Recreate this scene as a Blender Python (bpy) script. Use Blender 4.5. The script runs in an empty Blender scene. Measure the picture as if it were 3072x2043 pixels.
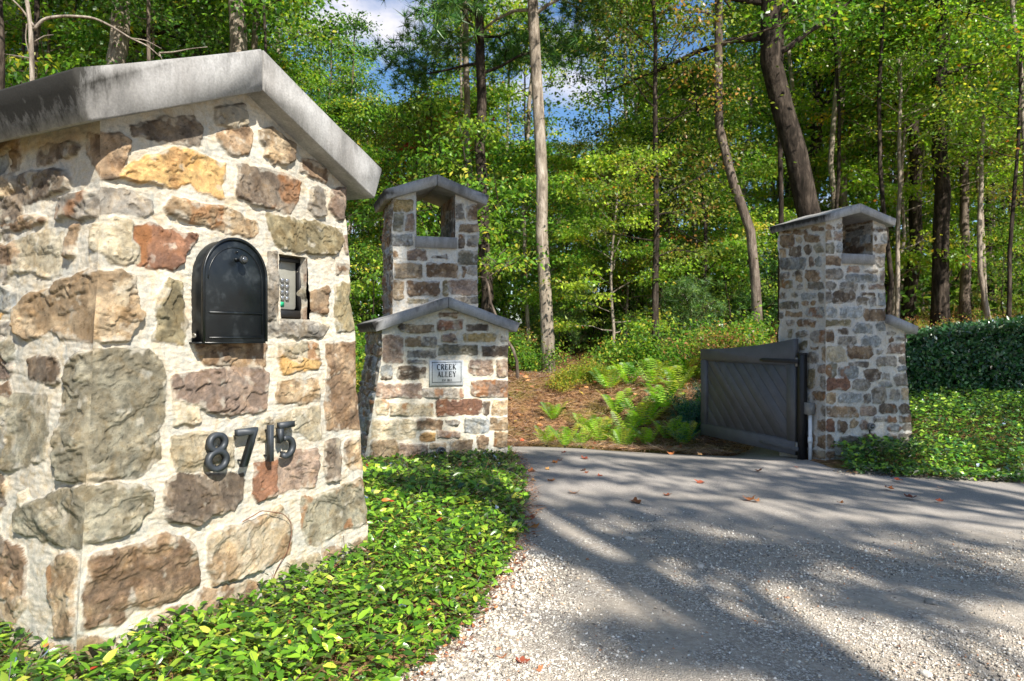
import bpy, math, random
import numpy as np
from math import radians as rad, sin, cos, pi

# ------------------------------------------------------------------ camera, world, sun, exposure
scn = bpy.context.scene
COL = scn.collection
CAM_Z = 1.10
F_SRC, YH = 2200.0, 1013.0          # focal length and horizon row of the photograph, in its 3072 px
cd = bpy.data.cameras.new("camera"); cam = bpy.data.objects.new("camera", cd); COL.objects.link(cam)
cam.location = (0, 0, CAM_Z); cam.rotation_euler = (rad(90), 0, 0)
cd.sensor_width = 36; cd.lens = F_SRC / 3072 * 36
cd.shift_y = -(1021.5 - YH) / 3072
cd.clip_start = .05; cd.clip_end = 600
cd.dof.use_dof = True; cd.dof.focus_distance = 3.0; cd.dof.aperture_fstop = 7.0
scn.camera = cam
SUN_AZ, SUN_EL = rad(30), rad(42)    # towards the sun: behind the camera and to its right
SUN = np.array([sin(SUN_AZ) * cos(SUN_EL), -cos(SUN_AZ) * cos(SUN_EL), sin(SUN_EL)])
w = bpy.data.worlds.new("World"); scn.world = w; w.use_nodes = True
nt = w.node_tree; N = nt.nodes; L = nt.links
for n in list(N): N.remove(n)
out = N.new('ShaderNodeOutputWorld'); bg = N.new('ShaderNodeBackground'); sky = N.new('ShaderNodeTexSky')
sky.sky_type = 'NISHITA'; sky.sun_disc = False; sky.sun_elevation = SUN_EL
sky.sun_rotation = pi - SUN_AZ
sky.air_density = 1.0; sky.dust_density = .25; sky.ozone_density = 4.0
tc = N.new('ShaderNodeTexCoord'); sep = N.new('ShaderNodeSeparateXYZ'); L.new(tc.outputs['Generated'], sep.inputs[0])
az = N.new('ShaderNodeMath'); az.operation = 'ADD'; az.inputs[1].default_value = .25; L.new(sep.outputs['Z'], az.inputs[0])
dv = N.new('ShaderNodeVectorMath'); dv.operation = 'DIVIDE'; L.new(tc.outputs['Generated'], dv.inputs[0])
cmb = N.new('ShaderNodeCombineXYZ')
for k in range(3): L.new(az.outputs[0], cmb.inputs[k])
L.new(cmb.outputs[0], dv.inputs[1])
cn = N.new('ShaderNodeTexNoise'); cn.inputs['Scale'].default_value = 2.6; cn.inputs['Detail'].default_value = 7; cn.inputs['Roughness'].default_value = .55
L.new(dv.outputs[0], cn.inputs['Vector'])
cr = N.new('ShaderNodeValToRGB'); cr.color_ramp.elements[0].position = .51; cr.color_ramp.elements[1].position = .68
L.new(cn.outputs['Fac'], cr.inputs[0])
hs = N.new('ShaderNodeHueSaturation'); hs.inputs['Saturation'].default_value = 1.12; hs.inputs['Value'].default_value = 1.05
L.new(sky.outputs[0], hs.inputs['Color'])
mx = N.new('ShaderNodeMix'); mx.data_type = 'RGBA'; L.new(cr.outputs[0], mx.inputs[0]); L.new(hs.outputs[0], mx.inputs[6])
mx.inputs[7].default_value = (7.6, 7.2, 7.3, 1)
L.new(mx.outputs[2], bg.inputs[0]); bg.inputs[1].default_value = .080
L.new(bg.outputs[0], out.inputs[0])
sd = bpy.data.lights.new("sun", 'SUN'); sd.energy = 4.9; sd.angle = rad(.5); sd.color = (1, .94, .84)
so = bpy.data.objects.new("sun", sd); COL.objects.link(so); so.location = (8, -14, 14)
from mathutils import Vector, Matrix
so.rotation_euler = Vector(SUN).to_track_quat('Z', 'Y').to_euler()
scn.view_settings.view_transform = 'Standard'; scn.view_settings.look = 'None'
scn.view_settings.exposure = 1.0; scn.view_settings.gamma = 1
scn.cycles.max_bounces = 7; scn.cycles.diffuse_bounces = 4; scn.cycles.transmission_bounces = 4; scn.cycles.transparent_max_bounces = 8
scn.cycles.sample_clamp_indirect = 6

rng = np.random.default_rng(7)
random.seed(7)

# ------------------------------------------------------------------ helpers
def lin(h):
    if isinstance(h, str):
        h = h.lstrip('#'); c = [int(h[i:i + 2], 16) / 255 for i in (0, 2, 4)]
        return np.array([x / 12.92 if x <= .04045 else ((x + .055) / 1.055) ** 2.4 for x in c])
    return np.array(h, float)

def tag(o, label=None, cat=None, group=None, kind=None):
    if label: o['label'] = label
    if cat: o['category'] = cat
    if group: o['group'] = group
    if kind: o['kind'] = kind
    return o

def link(name, me, parent=None, loc=None):
    o = bpy.data.objects.new(name, me); COL.objects.link(o)
    if parent is not None: o.parent = parent
    if loc is not None: o.location = loc
    return o

def thing(name, loc, label, cat, group=None, rz=0):
    o = bpy.data.objects.new(name, None); COL.objects.link(o); o.location = loc; o.rotation_euler = (0, 0, rz)
    o.empty_display_size = .1
    return tag(o, label, cat, group)

def np_mesh(name, V, F, mat, col=None, smooth=False, fcol=None):
    """V (n,3); F list of (m,k) arrays; col (n,3) per point; fcol (faces,3) per face"""
    me = bpy.data.meshes.new(name)
    V = np.asarray(V, np.float32)
    if not isinstance(F, list): F = [F]
    F = [np.asarray(f, np.int32) for f in F if len(f)]
    nl = sum(f.size for f in F); nf = sum(len(f) for f in F)
    me.vertices.add(len(V)); me.vertices.foreach_set('co', V.ravel())
    me.loops.add(nl); me.loops.foreach_set('vertex_index', np.concatenate([f.ravel() for f in F]))
    me.polygons.add(nf)
    cnt = np.concatenate([np.full(len(f), f.shape[1], np.int32) for f in F])
    me.polygons.foreach_set('loop_start', np.concatenate([[0], np.cumsum(cnt)[:-1]]).astype(np.int32))
    me.polygons.foreach_set('loop_total', cnt)
    if smooth: me.polygons.foreach_set('use_smooth', np.ones(nf, bool))
    me.update(calc_edges=True)
    if col is not None:
        a = me.attributes.new('col', 'FLOAT_COLOR', 'POINT')
        a.data.foreach_set('color', np.concatenate([col, np.ones((len(V), 1))], 1).astype(np.float32).ravel())
    if fcol is not None:
        a = me.attributes.new('col', 'FLOAT_COLOR', 'FACE')
        a.data.foreach_set('color', np.concatenate([fcol, np.ones((nf, 1))], 1).astype(np.float32).ravel())
    if mat: me.materials.append(mat)
    return me

class MB:
    """collects simple solids into one mesh"""
    def __init__(s): s.V = []; s.F = {}; s.n = 0
    def add(s, V, F):
        V = np.asarray(V, float)
        for f in F: s.F.setdefault(len(f), []).append([i + s.n for i in f])
        s.V.append(V); s.n += len(V)
    def prism(s, poly, z0, z1, M=None, bev=0):
        """poly (n,2) ccw in local xy, extruded in local z; M maps local->object. bev: bevel of the z1 rim"""
        P = np.asarray(poly, float); n = len(P)
        rings = [(P, z0)]
        if bev:
            c = P.mean(0); d = np.roll(P, -1, 0) - np.roll(P, 1, 0); nn = np.stack([-d[:, 1], d[:, 0]], 1)
            nn /= np.linalg.norm(nn, axis=1)[:, None] + 1e-9
            sg = np.sign(z1 - z0)
            rings += [(P, z1 - sg * bev), (P + nn * bev, z1)]
        else: rings += [(P, z1)]
        V = np.concatenate([np.c_[p, np.full(n, z)] for p, z in rings])
        F = [list(range(n))[::-1]]
        for k in range(len(rings) - 1):
            for i in range(n):
                j = (i + 1) % n; F.append([k * n + i, k * n + j, (k + 1) * n + j, (k + 1) * n + i])
        F.append([(len(rings) - 1) * n + i for i in range(n)])
        if M is not None: V = np.array([M(v) for v in V])
        s.add(V, F)
    def box(s, a, b, M=None, bev=0):
        x0, y0, z0 = a; x1, y1, z1 = b
        s.prism([(x0, y0), (x1, y0), (x1, y1), (x0, y1)], z0, z1, M, bev)
    def tube(s, pts, r, k=8, cap=True):
        V, F = tube_arrays(pts, r, k, cap); s.add(V, F)
    def build(s, name, mat, parent=None, smooth=False, loc=None):
        me = np_mesh(name, np.concatenate(s.V), list(np.array(f) for f in s.F.values()), mat, smooth=smooth)
        return link(name, me, parent, loc)

def tube_arrays(pts, r, k=8, cap=True):
    P = np.asarray(pts, float); n = len(P); r = np.broadcast_to(np.asarray(r, float), (n,))
    T = np.gradient(P, axis=0); T /= np.linalg.norm(T, axis=1)[:, None] + 1e-9
    up = np.array([0, 0, 1.]) if abs(T[0][2]) < .9 else np.array([1., 0, 0])
    V = []
    a = np.arange(k) / k * 2 * pi
    for i in range(n):
        x = np.cross(up, T[i]); x /= np.linalg.norm(x) + 1e-9; y = np.cross(T[i], x); up = np.cross(x, T[i]) * -1
        up = y
        V.append(P[i] + r[i] * (np.cos(a)[:, None] * x + np.sin(a)[:, None] * y))
    F = []
    for i in range(n - 1):
        for j in range(k):
            q = (j + 1) % k; F.append([i * k + j, i * k + q, (i + 1) * k + q, (i + 1) * k + j])
    if cap: F.append(list(range(k))[::-1]); F.append([(n - 1) * k + j for j in range(k)])
    return np.concatenate(V), F

# value noise ------------------------------------------------------
_T = np.random.default_rng(3).random((256, 256))
def vn(x, y, seed=0):
    x = np.asarray(x, float) + seed * 17.31; y = np.asarray(y, float) + seed * 9.77
    xi = np.floor(x).astype(int); yi = np.floor(y).astype(int); fx = x - xi; fy = y - yi
    fx = fx * fx * (3 - 2 * fx); fy = fy * fy * (3 - 2 * fy)
    a = _T[xi & 255, yi & 255]; b = _T[(xi + 1) & 255, yi & 255]; c = _T[xi & 255, (yi + 1) & 255]; d = _T[(xi + 1) & 255, (yi + 1) & 255]
    return (a * (1 - fx) + b * fx) * (1 - fy) + (c * (1 - fx) + d * fx) * fy
def fbm(x, y, o=4, seed=0):
    s = 0; a = .5; t = 0
    for i in range(o): s = s + a * vn(x * 2 ** i, y * 2 ** i, seed + i * 3); t += a; a *= .5
    return s / t
def sstep(e0, e1, x):
    t = np.clip((np.asarray(x, float) - e0) / (e1 - e0), 0, 1); return t * t * (3 - 2 * t)

# material helpers ---------------------------------------------------
def mat(name, build):
    m = bpy.data.materials.new(name); m.use_nodes = True; t = m.node_tree
    for n in list(t.nodes): t.nodes.remove(n)
    o = t.nodes.new('ShaderNodeOutputMaterial')
    class G: pass
    g = G(); g.t = t; g.o = o
    def nd(typ, **kw):
        n = t.nodes.new(typ)
        for k, v in kw.items():
            if k.startswith('i_'):
                key = k[2:]; key = int(key) if key.isdigit() else key.replace('_', ' ')
                if hasattr(v, 'is_output') or isinstance(v, bpy.types.NodeSocket): t.links.new(v, n.inputs[key])
                else: n.inputs[key].default_value = v
            else: setattr(n, k, v)
        return n
    g.nd = nd; g.lk = t.links.new
    build(g); return m
def c4(c): c = lin(c); return (float(c[0]), float(c[1]), float(c[2]), 1)
def noise(g, scale, detail=4, rough=.55, vec=None, dist=0):
    n = g.nd('ShaderNodeTexNoise'); n.inputs['Scale'].default_value = scale; n.inputs['Detail'].default_value = detail
    n.inputs['Roughness'].default_value = rough; n.inputs['Distortion'].default_value = dist
    g.lk(vec if vec is not None else g.nd('ShaderNodeTexCoord').outputs['Object'], n.inputs['Vector']); return n.outputs['Fac']
def ramp(g, fac, stops):
    r = g.nd('ShaderNodeValToRGB'); e = r.color_ramp.elements
    while len(e) < len(stops): e.new(.5)
    for k, (p, c) in enumerate(stops): e[k].position = p; e[k].color = (c, c, c, 1) if isinstance(c, (int, float)) else c4(c)
    g.lk(fac, r.inputs[0]); return r.outputs[0]
def mixc(g, fac, a, b, mode='MIX'):
    m = g.nd('ShaderNodeMix', data_type='RGBA', blend_type=mode)
    for s, v in ((0, fac), (6, a), (7, b)):
        if isinstance(v, bpy.types.NodeSocket): g.lk(v, m.inputs[s])
        else: m.inputs[s].default_value = v if isinstance(v, (int, float)) else c4(v)
    return m.outputs[2]
def bump(g, h, strength=.3, dist=.01, nrm=None):
    b = g.nd('ShaderNodeBump'); b.inputs['Strength'].default_value = strength; b.inputs['Distance'].default_value = dist
    g.lk(h, b.inputs['Height'])
    if nrm: g.lk(nrm, b.inputs['Normal'])
    return b.outputs[0]
def pbr(g, col, rough=.8, nrm=None, metal=0, spec=.5, coat=0):
    p = g.nd('ShaderNodeBsdfPrincipled'); g.lk(p.outputs[0], g.o.inputs[0])
    if isinstance(col, bpy.types.NodeSocket): g.lk(col, p.inputs['Base Color'])
    else: p.inputs['Base Color'].default_value = c4(col)
    if isinstance(rough, bpy.types.NodeSocket): g.lk(rough, p.inputs['Roughness'])
    else: p.inputs['Roughness'].default_value = rough
    p.inputs['Metallic'].default_value = metal; p.inputs['Specular IOR Level'].default_value = spec
    p.inputs['Coat Weight'].default_value = coat
    if nrm: g.lk(nrm, p.inputs['Normal'])
    return p
def attr(g): return g.nd('ShaderNodeAttribute', attribute_name='col').outputs['Color']

def _stone(g):
    a = attr(g); n1 = noise(g, 45, 7, .72); n2 = noise(g, 300, 3, .6); n3 = noise(g, 14, 6, .7, None, 1.)
    c = mixc(g, 1., a, ramp(g, n3, [(.34, '#f5ead9'), (.5, '#ffffff'), (.66, '#dfe6ee')]), 'MULTIPLY')
    c = mixc(g, .55, c, ramp(g, n1, [(.28, .28), (.5, .5), (.72, .70)]), 'OVERLAY')
    c = mixc(g, .4, c, ramp(g, n2, [(.3, .3), (.7, .7)]), 'OVERLAY')
    h = mixc(g, .3, n1, n2)
    pbr(g, c, .9, bump(g, h, .85, .006), spec=.2)
M_STONE = mat('rubble_stone', _stone)
def _conc(dark, light, stain):
    def f(g):
        o = g.nd('ShaderNodeTexCoord').outputs['Object']
        mp = g.nd('ShaderNodeMapping'); mp.inputs['Scale'].default_value = (1, 1, .3); g.lk(o, mp.inputs[0])
        n1 = noise(g, 3.2, 7, .62, mp.outputs[0], .4); n2 = noise(g, 130, 4, .6, o); n3 = noise(g, 22, 6, .72, mp.outputs[0])
        c = ramp(g, n1, [(.26, dark), (.40, stain), (.60, light)])
        c = mixc(g, .45, c, ramp(g, n3, [(.3, .3), (.62, .66)]), 'OVERLAY')
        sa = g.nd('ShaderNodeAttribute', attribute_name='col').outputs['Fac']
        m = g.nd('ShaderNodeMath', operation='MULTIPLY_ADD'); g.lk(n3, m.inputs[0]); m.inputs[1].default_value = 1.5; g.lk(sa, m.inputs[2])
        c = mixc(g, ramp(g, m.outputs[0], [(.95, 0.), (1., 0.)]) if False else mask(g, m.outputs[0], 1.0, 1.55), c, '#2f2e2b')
        c = mixc(g, .4, c, ramp(g, n2, [(.3, .3), (.7, .7)]), 'OVERLAY')
        pbr(g, c, .9, bump(g, mixc(g, .5, n2, n3), .35, .004), spec=.2)
    return f
def mask(g, v, a, b):
    m = g.nd('ShaderNodeMapRange'); m.inputs['From Min'].default_value = a; m.inputs['From Max'].default_value = b; g.lk(v, m.inputs[0]); return m.outputs[0]
M_CONC = mat('weathered_concrete', _conc('#5a5957', '#9b9a98', '#83817e'))
M_CONC2 = M_CONC
def _black(g):
    n = noise(g, 9, 5, .6); n2 = noise(g, 300, 2)
    c = ramp(g, n, [(.35, '#0d1114'), (.55, '#13181b'), (.70, '#353a3d')])
    pbr(g, c, ramp(g, n, [(.3, .26), (.75, .5)]), bump(g, mixc(g, .3, n, n2), .12, .004), spec=.5)
M_BLACK = mat('black_painted_steel', _black)
M_FLATBLACK = mat('flat_black', lambda g: pbr(g, ramp(g, noise(g, 20), [(.3, '#101010'), (.7, '#202022')]), .55))
M_BRASS = mat('tarnished_metal', lambda g: pbr(g, ramp(g, noise(g, 60), [(.3, '#6a665c'), (.7, '#a8a49a')]), .35, metal=.7))
M_GLASSK = mat('dark_knob', lambda g: pbr(g, ramp(g, noise(g, 30), [(.3, '#26282b'), (.7, '#55585c')]), .12, metal=.3, coat=.6))
def _num(g):
    n = noise(g, 25, 5); pbr(g, ramp(g, n, [(.3, '#2b2f33'), (.6, '#3a3f45'), (.8, '#4a5056')]), .5, bump(g, noise(g, 200), .1, .002), metal=.1)
M_NUM = mat('grey_metal_number', _num)
M_PLATE = mat('pale_keypad_plate', lambda g: pbr(g, ramp(g, noise(g, 14), [(.3, '#8c8b82'), (.7, '#a09f95')]), .45))
M_KEY = mat('chrome_key', lambda g: pbr(g, ramp(g, noise(g, 40), [(.3, '#8c8e90'), (.7, '#c9cacc')]), .25, metal=.8))
M_GREEN = mat('green_mark', lambda g: pbr(g, ramp(g, noise(g, 40), [(.3, '#1e9a68'), (.7, '#2fb583')]), .5))
M_PLAQUE = mat('brushed_pale_metal', lambda g: pbr(g, ramp(g, noise(g, 12), [(.3, '#a3a7a8'), (.7, '#c3c6c6')]), .42, metal=.25))
M_LETTER = mat('dark_lettering', lambda g: pbr(g, ramp(g, noise(g, 20), [(.3, '#161a1c'), (.7, '#24282a')]), .6))
def _gate(g):
    o = g.nd('ShaderNodeTexCoord').outputs['Object']
    mp = g.nd('ShaderNodeMapping'); mp.inputs['Scale'].default_value = (1, 1, 1); g.lk(o, mp.inputs[0])
    n = noise(g, 7, 6, .65, mp.outputs[0]); n2 = noise(g, 90, 3, .6, o)
    c = ramp(g, n, [(.3, '#4c4d4f'), (.6, '#565759'), (.8, '#616162')])
    pbr(g, mixc(g, .3, c, ramp(g, n2, [(.3, .3), (.7, .7)]), 'OVERLAY'), .6, bump(g, n2, .25, .003))
M_GATE = mat('grey_stained_timber', _gate)
M_PVC = mat('grey_plastic_pipe', lambda g: pbr(g, ramp(g, noise(g, 12), [(.3, '#c8ccce'), (.7, '#dfe2e2')]), .5))
M_BOX = mat('grey_box', lambda g: pbr(g, ramp(g, noise(g, 25), [(.3, '#6d6c68'), (.7, '#8b8a86')]), .5))

def leafmat(name, transl=.45, gloss=.12, rough=.4, tint=(1, 1, 1)):
    def f(g):
        a = attr(g)
        oi = g.nd('ShaderNodeObjectInfo')
        hsn = g.nd('ShaderNodeHueSaturation'); g.lk(a, hsn.inputs['Color'])
        mr = g.nd('ShaderNodeMapRange'); mr.inputs['To Min'].default_value = .485; mr.inputs['To Max'].default_value = .515; g.lk(oi.outputs['Random'], mr.inputs[0]); g.lk(mr.outputs[0], hsn.inputs['Hue'])
        c = hsn.outputs[0]
        d = g.nd('ShaderNodeBsdfDiffuse'); g.lk(c, d.inputs[0])
        tr = g.nd('ShaderNodeBsdfTranslucent')
        tcn = mixc(g, 1., c, (1.25 * tint[0], 1.35 * tint[1], .55 * tint[2]), 'MULTIPLY'); g.lk(tcn, tr.inputs[0])
        m1 = g.nd('ShaderNodeMixShader'); m1.inputs[0].default_value = transl; g.lk(d.outputs[0], m1.inputs[1]); g.lk(tr.outputs[0], m1.inputs[2])
        gl = g.nd('ShaderNodeBsdfGlossy'); gl.inputs['Roughness'].default_value = rough; gl.inputs[0].default_value = (1, 1, 1, 1)
        fr = g.nd('ShaderNodeFresnel'); fr.inputs[0].default_value = 1.45
        fm = g.nd('ShaderNodeMath', operation='MULTIPLY'); g.lk(fr.outputs[0], fm.inputs[0]); fm.inputs[1].default_value = gloss * 8
        m2 = g.nd('ShaderNodeMixShader'); g.lk(fm.outputs[0], m2.inputs[0]); g.lk(m1.outputs[0], m2.inputs[1]); g.lk(gl.outputs[0], m2.inputs[2])
        g.lk(m2.outputs[0], g.o.inputs[0])
    return mat(name, f)
M_LEAF = leafmat('tree_leaf', .55, .022, .55)
M_JAS = leafmat('glossy_ground_leaf', .3, .12, .3)
M_NEEDLE = leafmat('pine_needle', .35, .02, .6)
M_DRY = leafmat('dry_leaf', .25, .03, .6)
def _bark(a, b, c_, sc=1):
    def f(g):
        o = g.nd('ShaderNodeTexCoord').outputs['Object']
        mp = g.nd('ShaderNodeMapping'); mp.inputs['Scale'].default_value = (1, 1, .22); g.lk(o, mp.inputs[0])
        n = noise(g, 14 * sc, 6, .7, mp.outputs[0], .6); n2 = noise(g, 2.2, 3, .6, o)
        col = ramp(g, n, [(.32, a), (.5, b), (.68, c_)])
        col = mixc(g, .5, col, ramp(g, n2, [(.3, .3), (.7, .72)]), 'OVERLAY')
        pbr(g, col, .9, bump(g, n, .9, .03), spec=.15)
    return f
M_BARK = mat('grey_brown_bark', _bark('#2b2520', '#5c5148', '#8b7f72', .8))
M_BARKP = mat('pale_bark', _bark('#544a42', '#887d70', '#b0a598'))
M_BARKD = mat('dark_bark', _bark('#16130f', '#332c26', '#5a5047'))

# ------------------------------------------------------------------ terrain heights
def road_z(x, y):
    x = np.asarray(x, float); y = np.asarray(y, float)
    z = -.045 * np.clip(x, 0, 9) * sstep(-.2, 1.5, x)
    return z - .13 * np.clip(y - 7.15, 0, 4) * (1 - sstep(2.6, 3.2, x))
def bank_y(x): return 9.35 - .5 * sstep(1.0, 2.6, x) - 2.0 * sstep(2.9, 3.6, x) + 1.2 * sstep(-1.2, -3.0, x) * 0
def ground_z(x, y):
    x = np.asarray(x, float); y = np.asarray(y, float)
    b = bank_y(x); z = road_z(x, np.minimum(y, b))
    d = np.maximum(y - b, 0); right = sstep(2.8, 4.2, x)
    k = .045 + .085 * sstep(2.5, 8, x)
    z = z + (.62 * (1 - right)) * sstep(0, 2.2, d) + k * np.maximum(d - .6, 0) * (1 - .5 * sstep(35, 60, d)) + right * .1 * np.clip(d, 0, 2)
    z = z + .05 * sstep(-.35, -1, x - bed_edge(y)) * (1 - sstep(4.5, 6, y))
    z = z + (fbm(x * .8, y * .8, 3, 5) - .5) * .12 * sstep(0, 1.5, d)
    z = z + .9 * sstep(12, 40, np.abs(x)) * 2
    return z
_by = np.array([-8, 1.5, 2.1, 2.35, 2.6, 2.85, 3.25, 3.62, 4.1, 4.7, 5.4, 5.9, 6.5, 7.2, 9.5, 12])
_bx = np.array([-2.6, -1.0, -.48, -.33, -.24, -.16, -.07, .0, .05, .09, .09, .07, .03, -.02, -.25, -.6])
def bed_edge(y): return np.interp(y, _by, _bx)
def gz(x, y): return float(ground_z(np.array([x]), np.array([y]))[0])

# ------------------------------------------------------------------ setting
def _floor(g):
    o = g.nd('ShaderNodeTexCoord').outputs['Object']
    n = noise(g, 1.1, 6, .6, o); n2 = noise(g, 14, 5, .7, o); n3 = noise(g, 70, 3, .6, o)
    c = ramp(g, n2, [(.28, '#38291c'), (.45, '#6c503a'), (.6, '#967453'), (.75, '#b89674')])
    gr = ramp(g, n3, [(.3, '#4b4a20'), (.7, '#7f8034')])
    c = mixc(g, ramp(g, n, [(.48, 0.), (.62, .7)]), c, gr)
    pbr(g, mixc(g, .4, c, ramp(g, n3, [(.3, .25), (.7, .75)]), 'OVERLAY'), .95, bump(g, n2, .8, .05), spec=.1)
M_FLOOR = mat('forest_floor', _floor)
xs = np.concatenate([np.linspace(-90, -12, 40)[:-1], np.linspace(-12, 14, 200), np.linspace(14, 90, 40)[1:]])
ys = np.concatenate([np.linspace(-60, -1, 30)[:-1], np.linspace(-1, 24, 190), np.linspace(24, 140, 50)[1:]])
X, Y = np.meshgrid(xs, ys, indexing='ij')
Z = ground_z(X, Y)
sd_out = np.maximum(bed_edge(Y) - X, np.minimum(Y - (6.86 - .04 * np.clip(X - 3, 0, 4) + .04 * np.sin(X * 4.3)), X - 3.0))
sd_out = np.maximum(sd_out, np.where(X < 3.0, Y - bank_y(X), -9))
Z = Z - .035 + .07 * sstep(-.09, .09, sd_out)
def gridf(nx, ny):
    i = np.arange(nx - 1)[:, None] * ny + np.arange(ny - 1)[None]
    return np.stack([i, i + ny, i + ny + 1, i + 1], -1).reshape(-1, 4)
me = np_mesh('ground', np.stack([X, Y, Z], -1).reshape(-1, 3), gridf(len(xs), len(ys)), M_FLOOR, smooth=True)
tag(link('ground', me), kind='structure')

def _road(g):
    o = g.nd('ShaderNodeTexCoord').outputs['Object']
    sp = g.nd('ShaderNodeSeparateXYZ'); g.lk(o, sp.inputs[0])
    nbig = noise(g, .9, 5, .6, o); ncl = noise(g, 2.6, 5, .62, o); nf = noise(g, 110, 3, .6, o); nf2 = noise(g, 33, 4, .7, o)
    # gravel amount: grows towards the near side of the transition
    ad = g.nd('ShaderNodeMath', operation='MULTIPLY_ADD'); g.lk(nbig, ad.inputs[0]); ad.inputs[1].default_value = 2.6; g.lk(sp.outputs['Y'], ad.inputs[2])
    mr = g.nd('ShaderNodeMapRange'); mr.inputs['From Min'].default_value = 6.9; mr.inputs['From Max'].default_value = 4.6; g.lk(ad.outputs[0], mr.inputs[0])
    asph = ramp(g, nf, [(.3, '#7d7771'), (.55, '#96908a'), (.75, '#b5afa6')])
    asph = mixc(g, .45, asph, ramp(g, nbig, [(.3, .36), (.7, .62)]), 'OVERLAY')
    v = g.nd('ShaderNodeTexVoronoi'); v.inputs['Scale'].default_value = 95; g.lk(o, v.inputs['Vector'])
    v2 = g.nd('ShaderNodeTexVoronoi', feature='DISTANCE_TO_EDGE'); v2.inputs['Scale'].default_value = 95; g.lk(o, v2.inputs['Vector'])
    spv = g.nd('ShaderNodeSeparateColor'); g.lk(v.outputs['Color'], spv.inputs[0])
    peb = ramp(g, spv.outputs[0], [(0., '#8f867b'), (.3, '#a49b8f'), (.6, '#bcb4a8'), (.9, '#d8d2c8')])
    peb = mixc(g, ramp(g, v2.outputs[0], [(0., 1.), (.12, 0.)]), peb, '#6f675e')
    dust = ramp(g, nf2, [(.3, '#9b9184'), (.7, '#bcb2a4')])
    grav = mixc(g, ramp(g, ncl, [(.43, 0.), (.56, 1.)]), dust, peb)
    c = mixc(g, mr.outputs[0], asph, grav)
    h = mixc(g, mr.outputs[0], nf, ramp(g, v2.outputs[0], [(0., 0.), (.3, 1.)]))
    pbr(g, c, .92, bump(g, h, .55, .008), spec=.2)
M_ROAD = mat('asphalt_and_gravel', _road)
xr_ = np.linspace(-3, 14, 200); yr_ = np.linspace(-8, 9.45, 200)
Xr, Yr = np.meshgrid(xr_, yr_, indexing='ij')
Zr = road_z(Xr, Yr) + .004 + (fbm(Xr * 1.3, Yr * 1.3, 3, 9) - .5) * .02
me = np_mesh('driveway', np.stack([Xr, Yr, Zr], -1).reshape(-1, 3), gridf(200, 200), M_ROAD, smooth=True)
tag(link('driveway', me), kind='structure')

# ------------------------------------------------------------------ stone pillars
class Frame:
    def __init__(s, X0, Y0, a): s.o = np.array([X0, Y0]); s.t = np.array([cos(a), sin(a)]); s.b = np.array([-sin(a), cos(a)]); s.a = a
    def w(s, u, d, z):
        u, d, z = np.broadcast_arrays(np.asarray(u, float), np.asarray(d, float), np.asarray(z, float))
        xy = s.o + u[..., None] * s.t + d[..., None] * s.b
        return np.concatenate([xy, z[..., None]], -1)
    def ray(s, px, py, plane, d):
        """photograph pixel -> (coordinate on face, z) on plane 'front' (b=d) or 'side' (t=d)"""
        r = np.array([(px - 1536) / F_SRC, 1.0]); n = s.b if plane == 'front' else s.t
        k = (s.o @ n + d) / (r @ n); p = r * k
        q = (p - s.o) @ (s.t if plane == 'front' else s.b)
        return q, CAM_Z - (py - YH) / F_SRC * k

def poly_sdf(P, X, Y):
    P = np.asarray(P, float); d = np.full(X.shape, 1e9); ins = np.zeros(X.shape, bool)
    n = len(P)
    for i in range(n):
        a = P[i]; b = P[(i + 1) % n]; e = b - a
        wx = X - a[0]; wy = Y - a[1]
        t = np.clip((wx * e[0] + wy * e[1]) / (e @ e + 1e-12), 0, 1)
        d = np.minimum(d, (wx - t * e[0]) ** 2 + (wy - t * e[1]) ** 2)
        c = ((a[1] > Y) != (b[1] > Y)) & (X < (b[0] - a[0]) * (Y - a[1]) / ((b[1] - a[1]) if abs(b[1] - a[1]) > 1e-12 else 1e-12) + a[0])
        ins ^= c
    return np.where(ins, -1, 1) * np.sqrt(d)

PAL = {k: (lin(a), lin(b)) for k, (a, b) in {
    'tan': ('#a89478', '#85725a'), 'orange': ('#b39362', '#937550'), 'rust': ('#87634d', '#6e5243'), 'grey': ('#918a7f', '#716a60'),
    'greygreen': ('#8a8472', '#706a5a'), 'brown': ('#8f7a62', '#6d5a48'), 'dark': ('#776b5d', '#5a4f44'), 'pale': ('#b5aa93', '#9b9079'),
    'mauve': ('#938070', '#78685c'), 'blue': ('#989a98', '#7d7e7a'), 'olive': ('#91866a', '#746a52'), 'yellow': ('#b39c70', '#97835a')}.items()}

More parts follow.
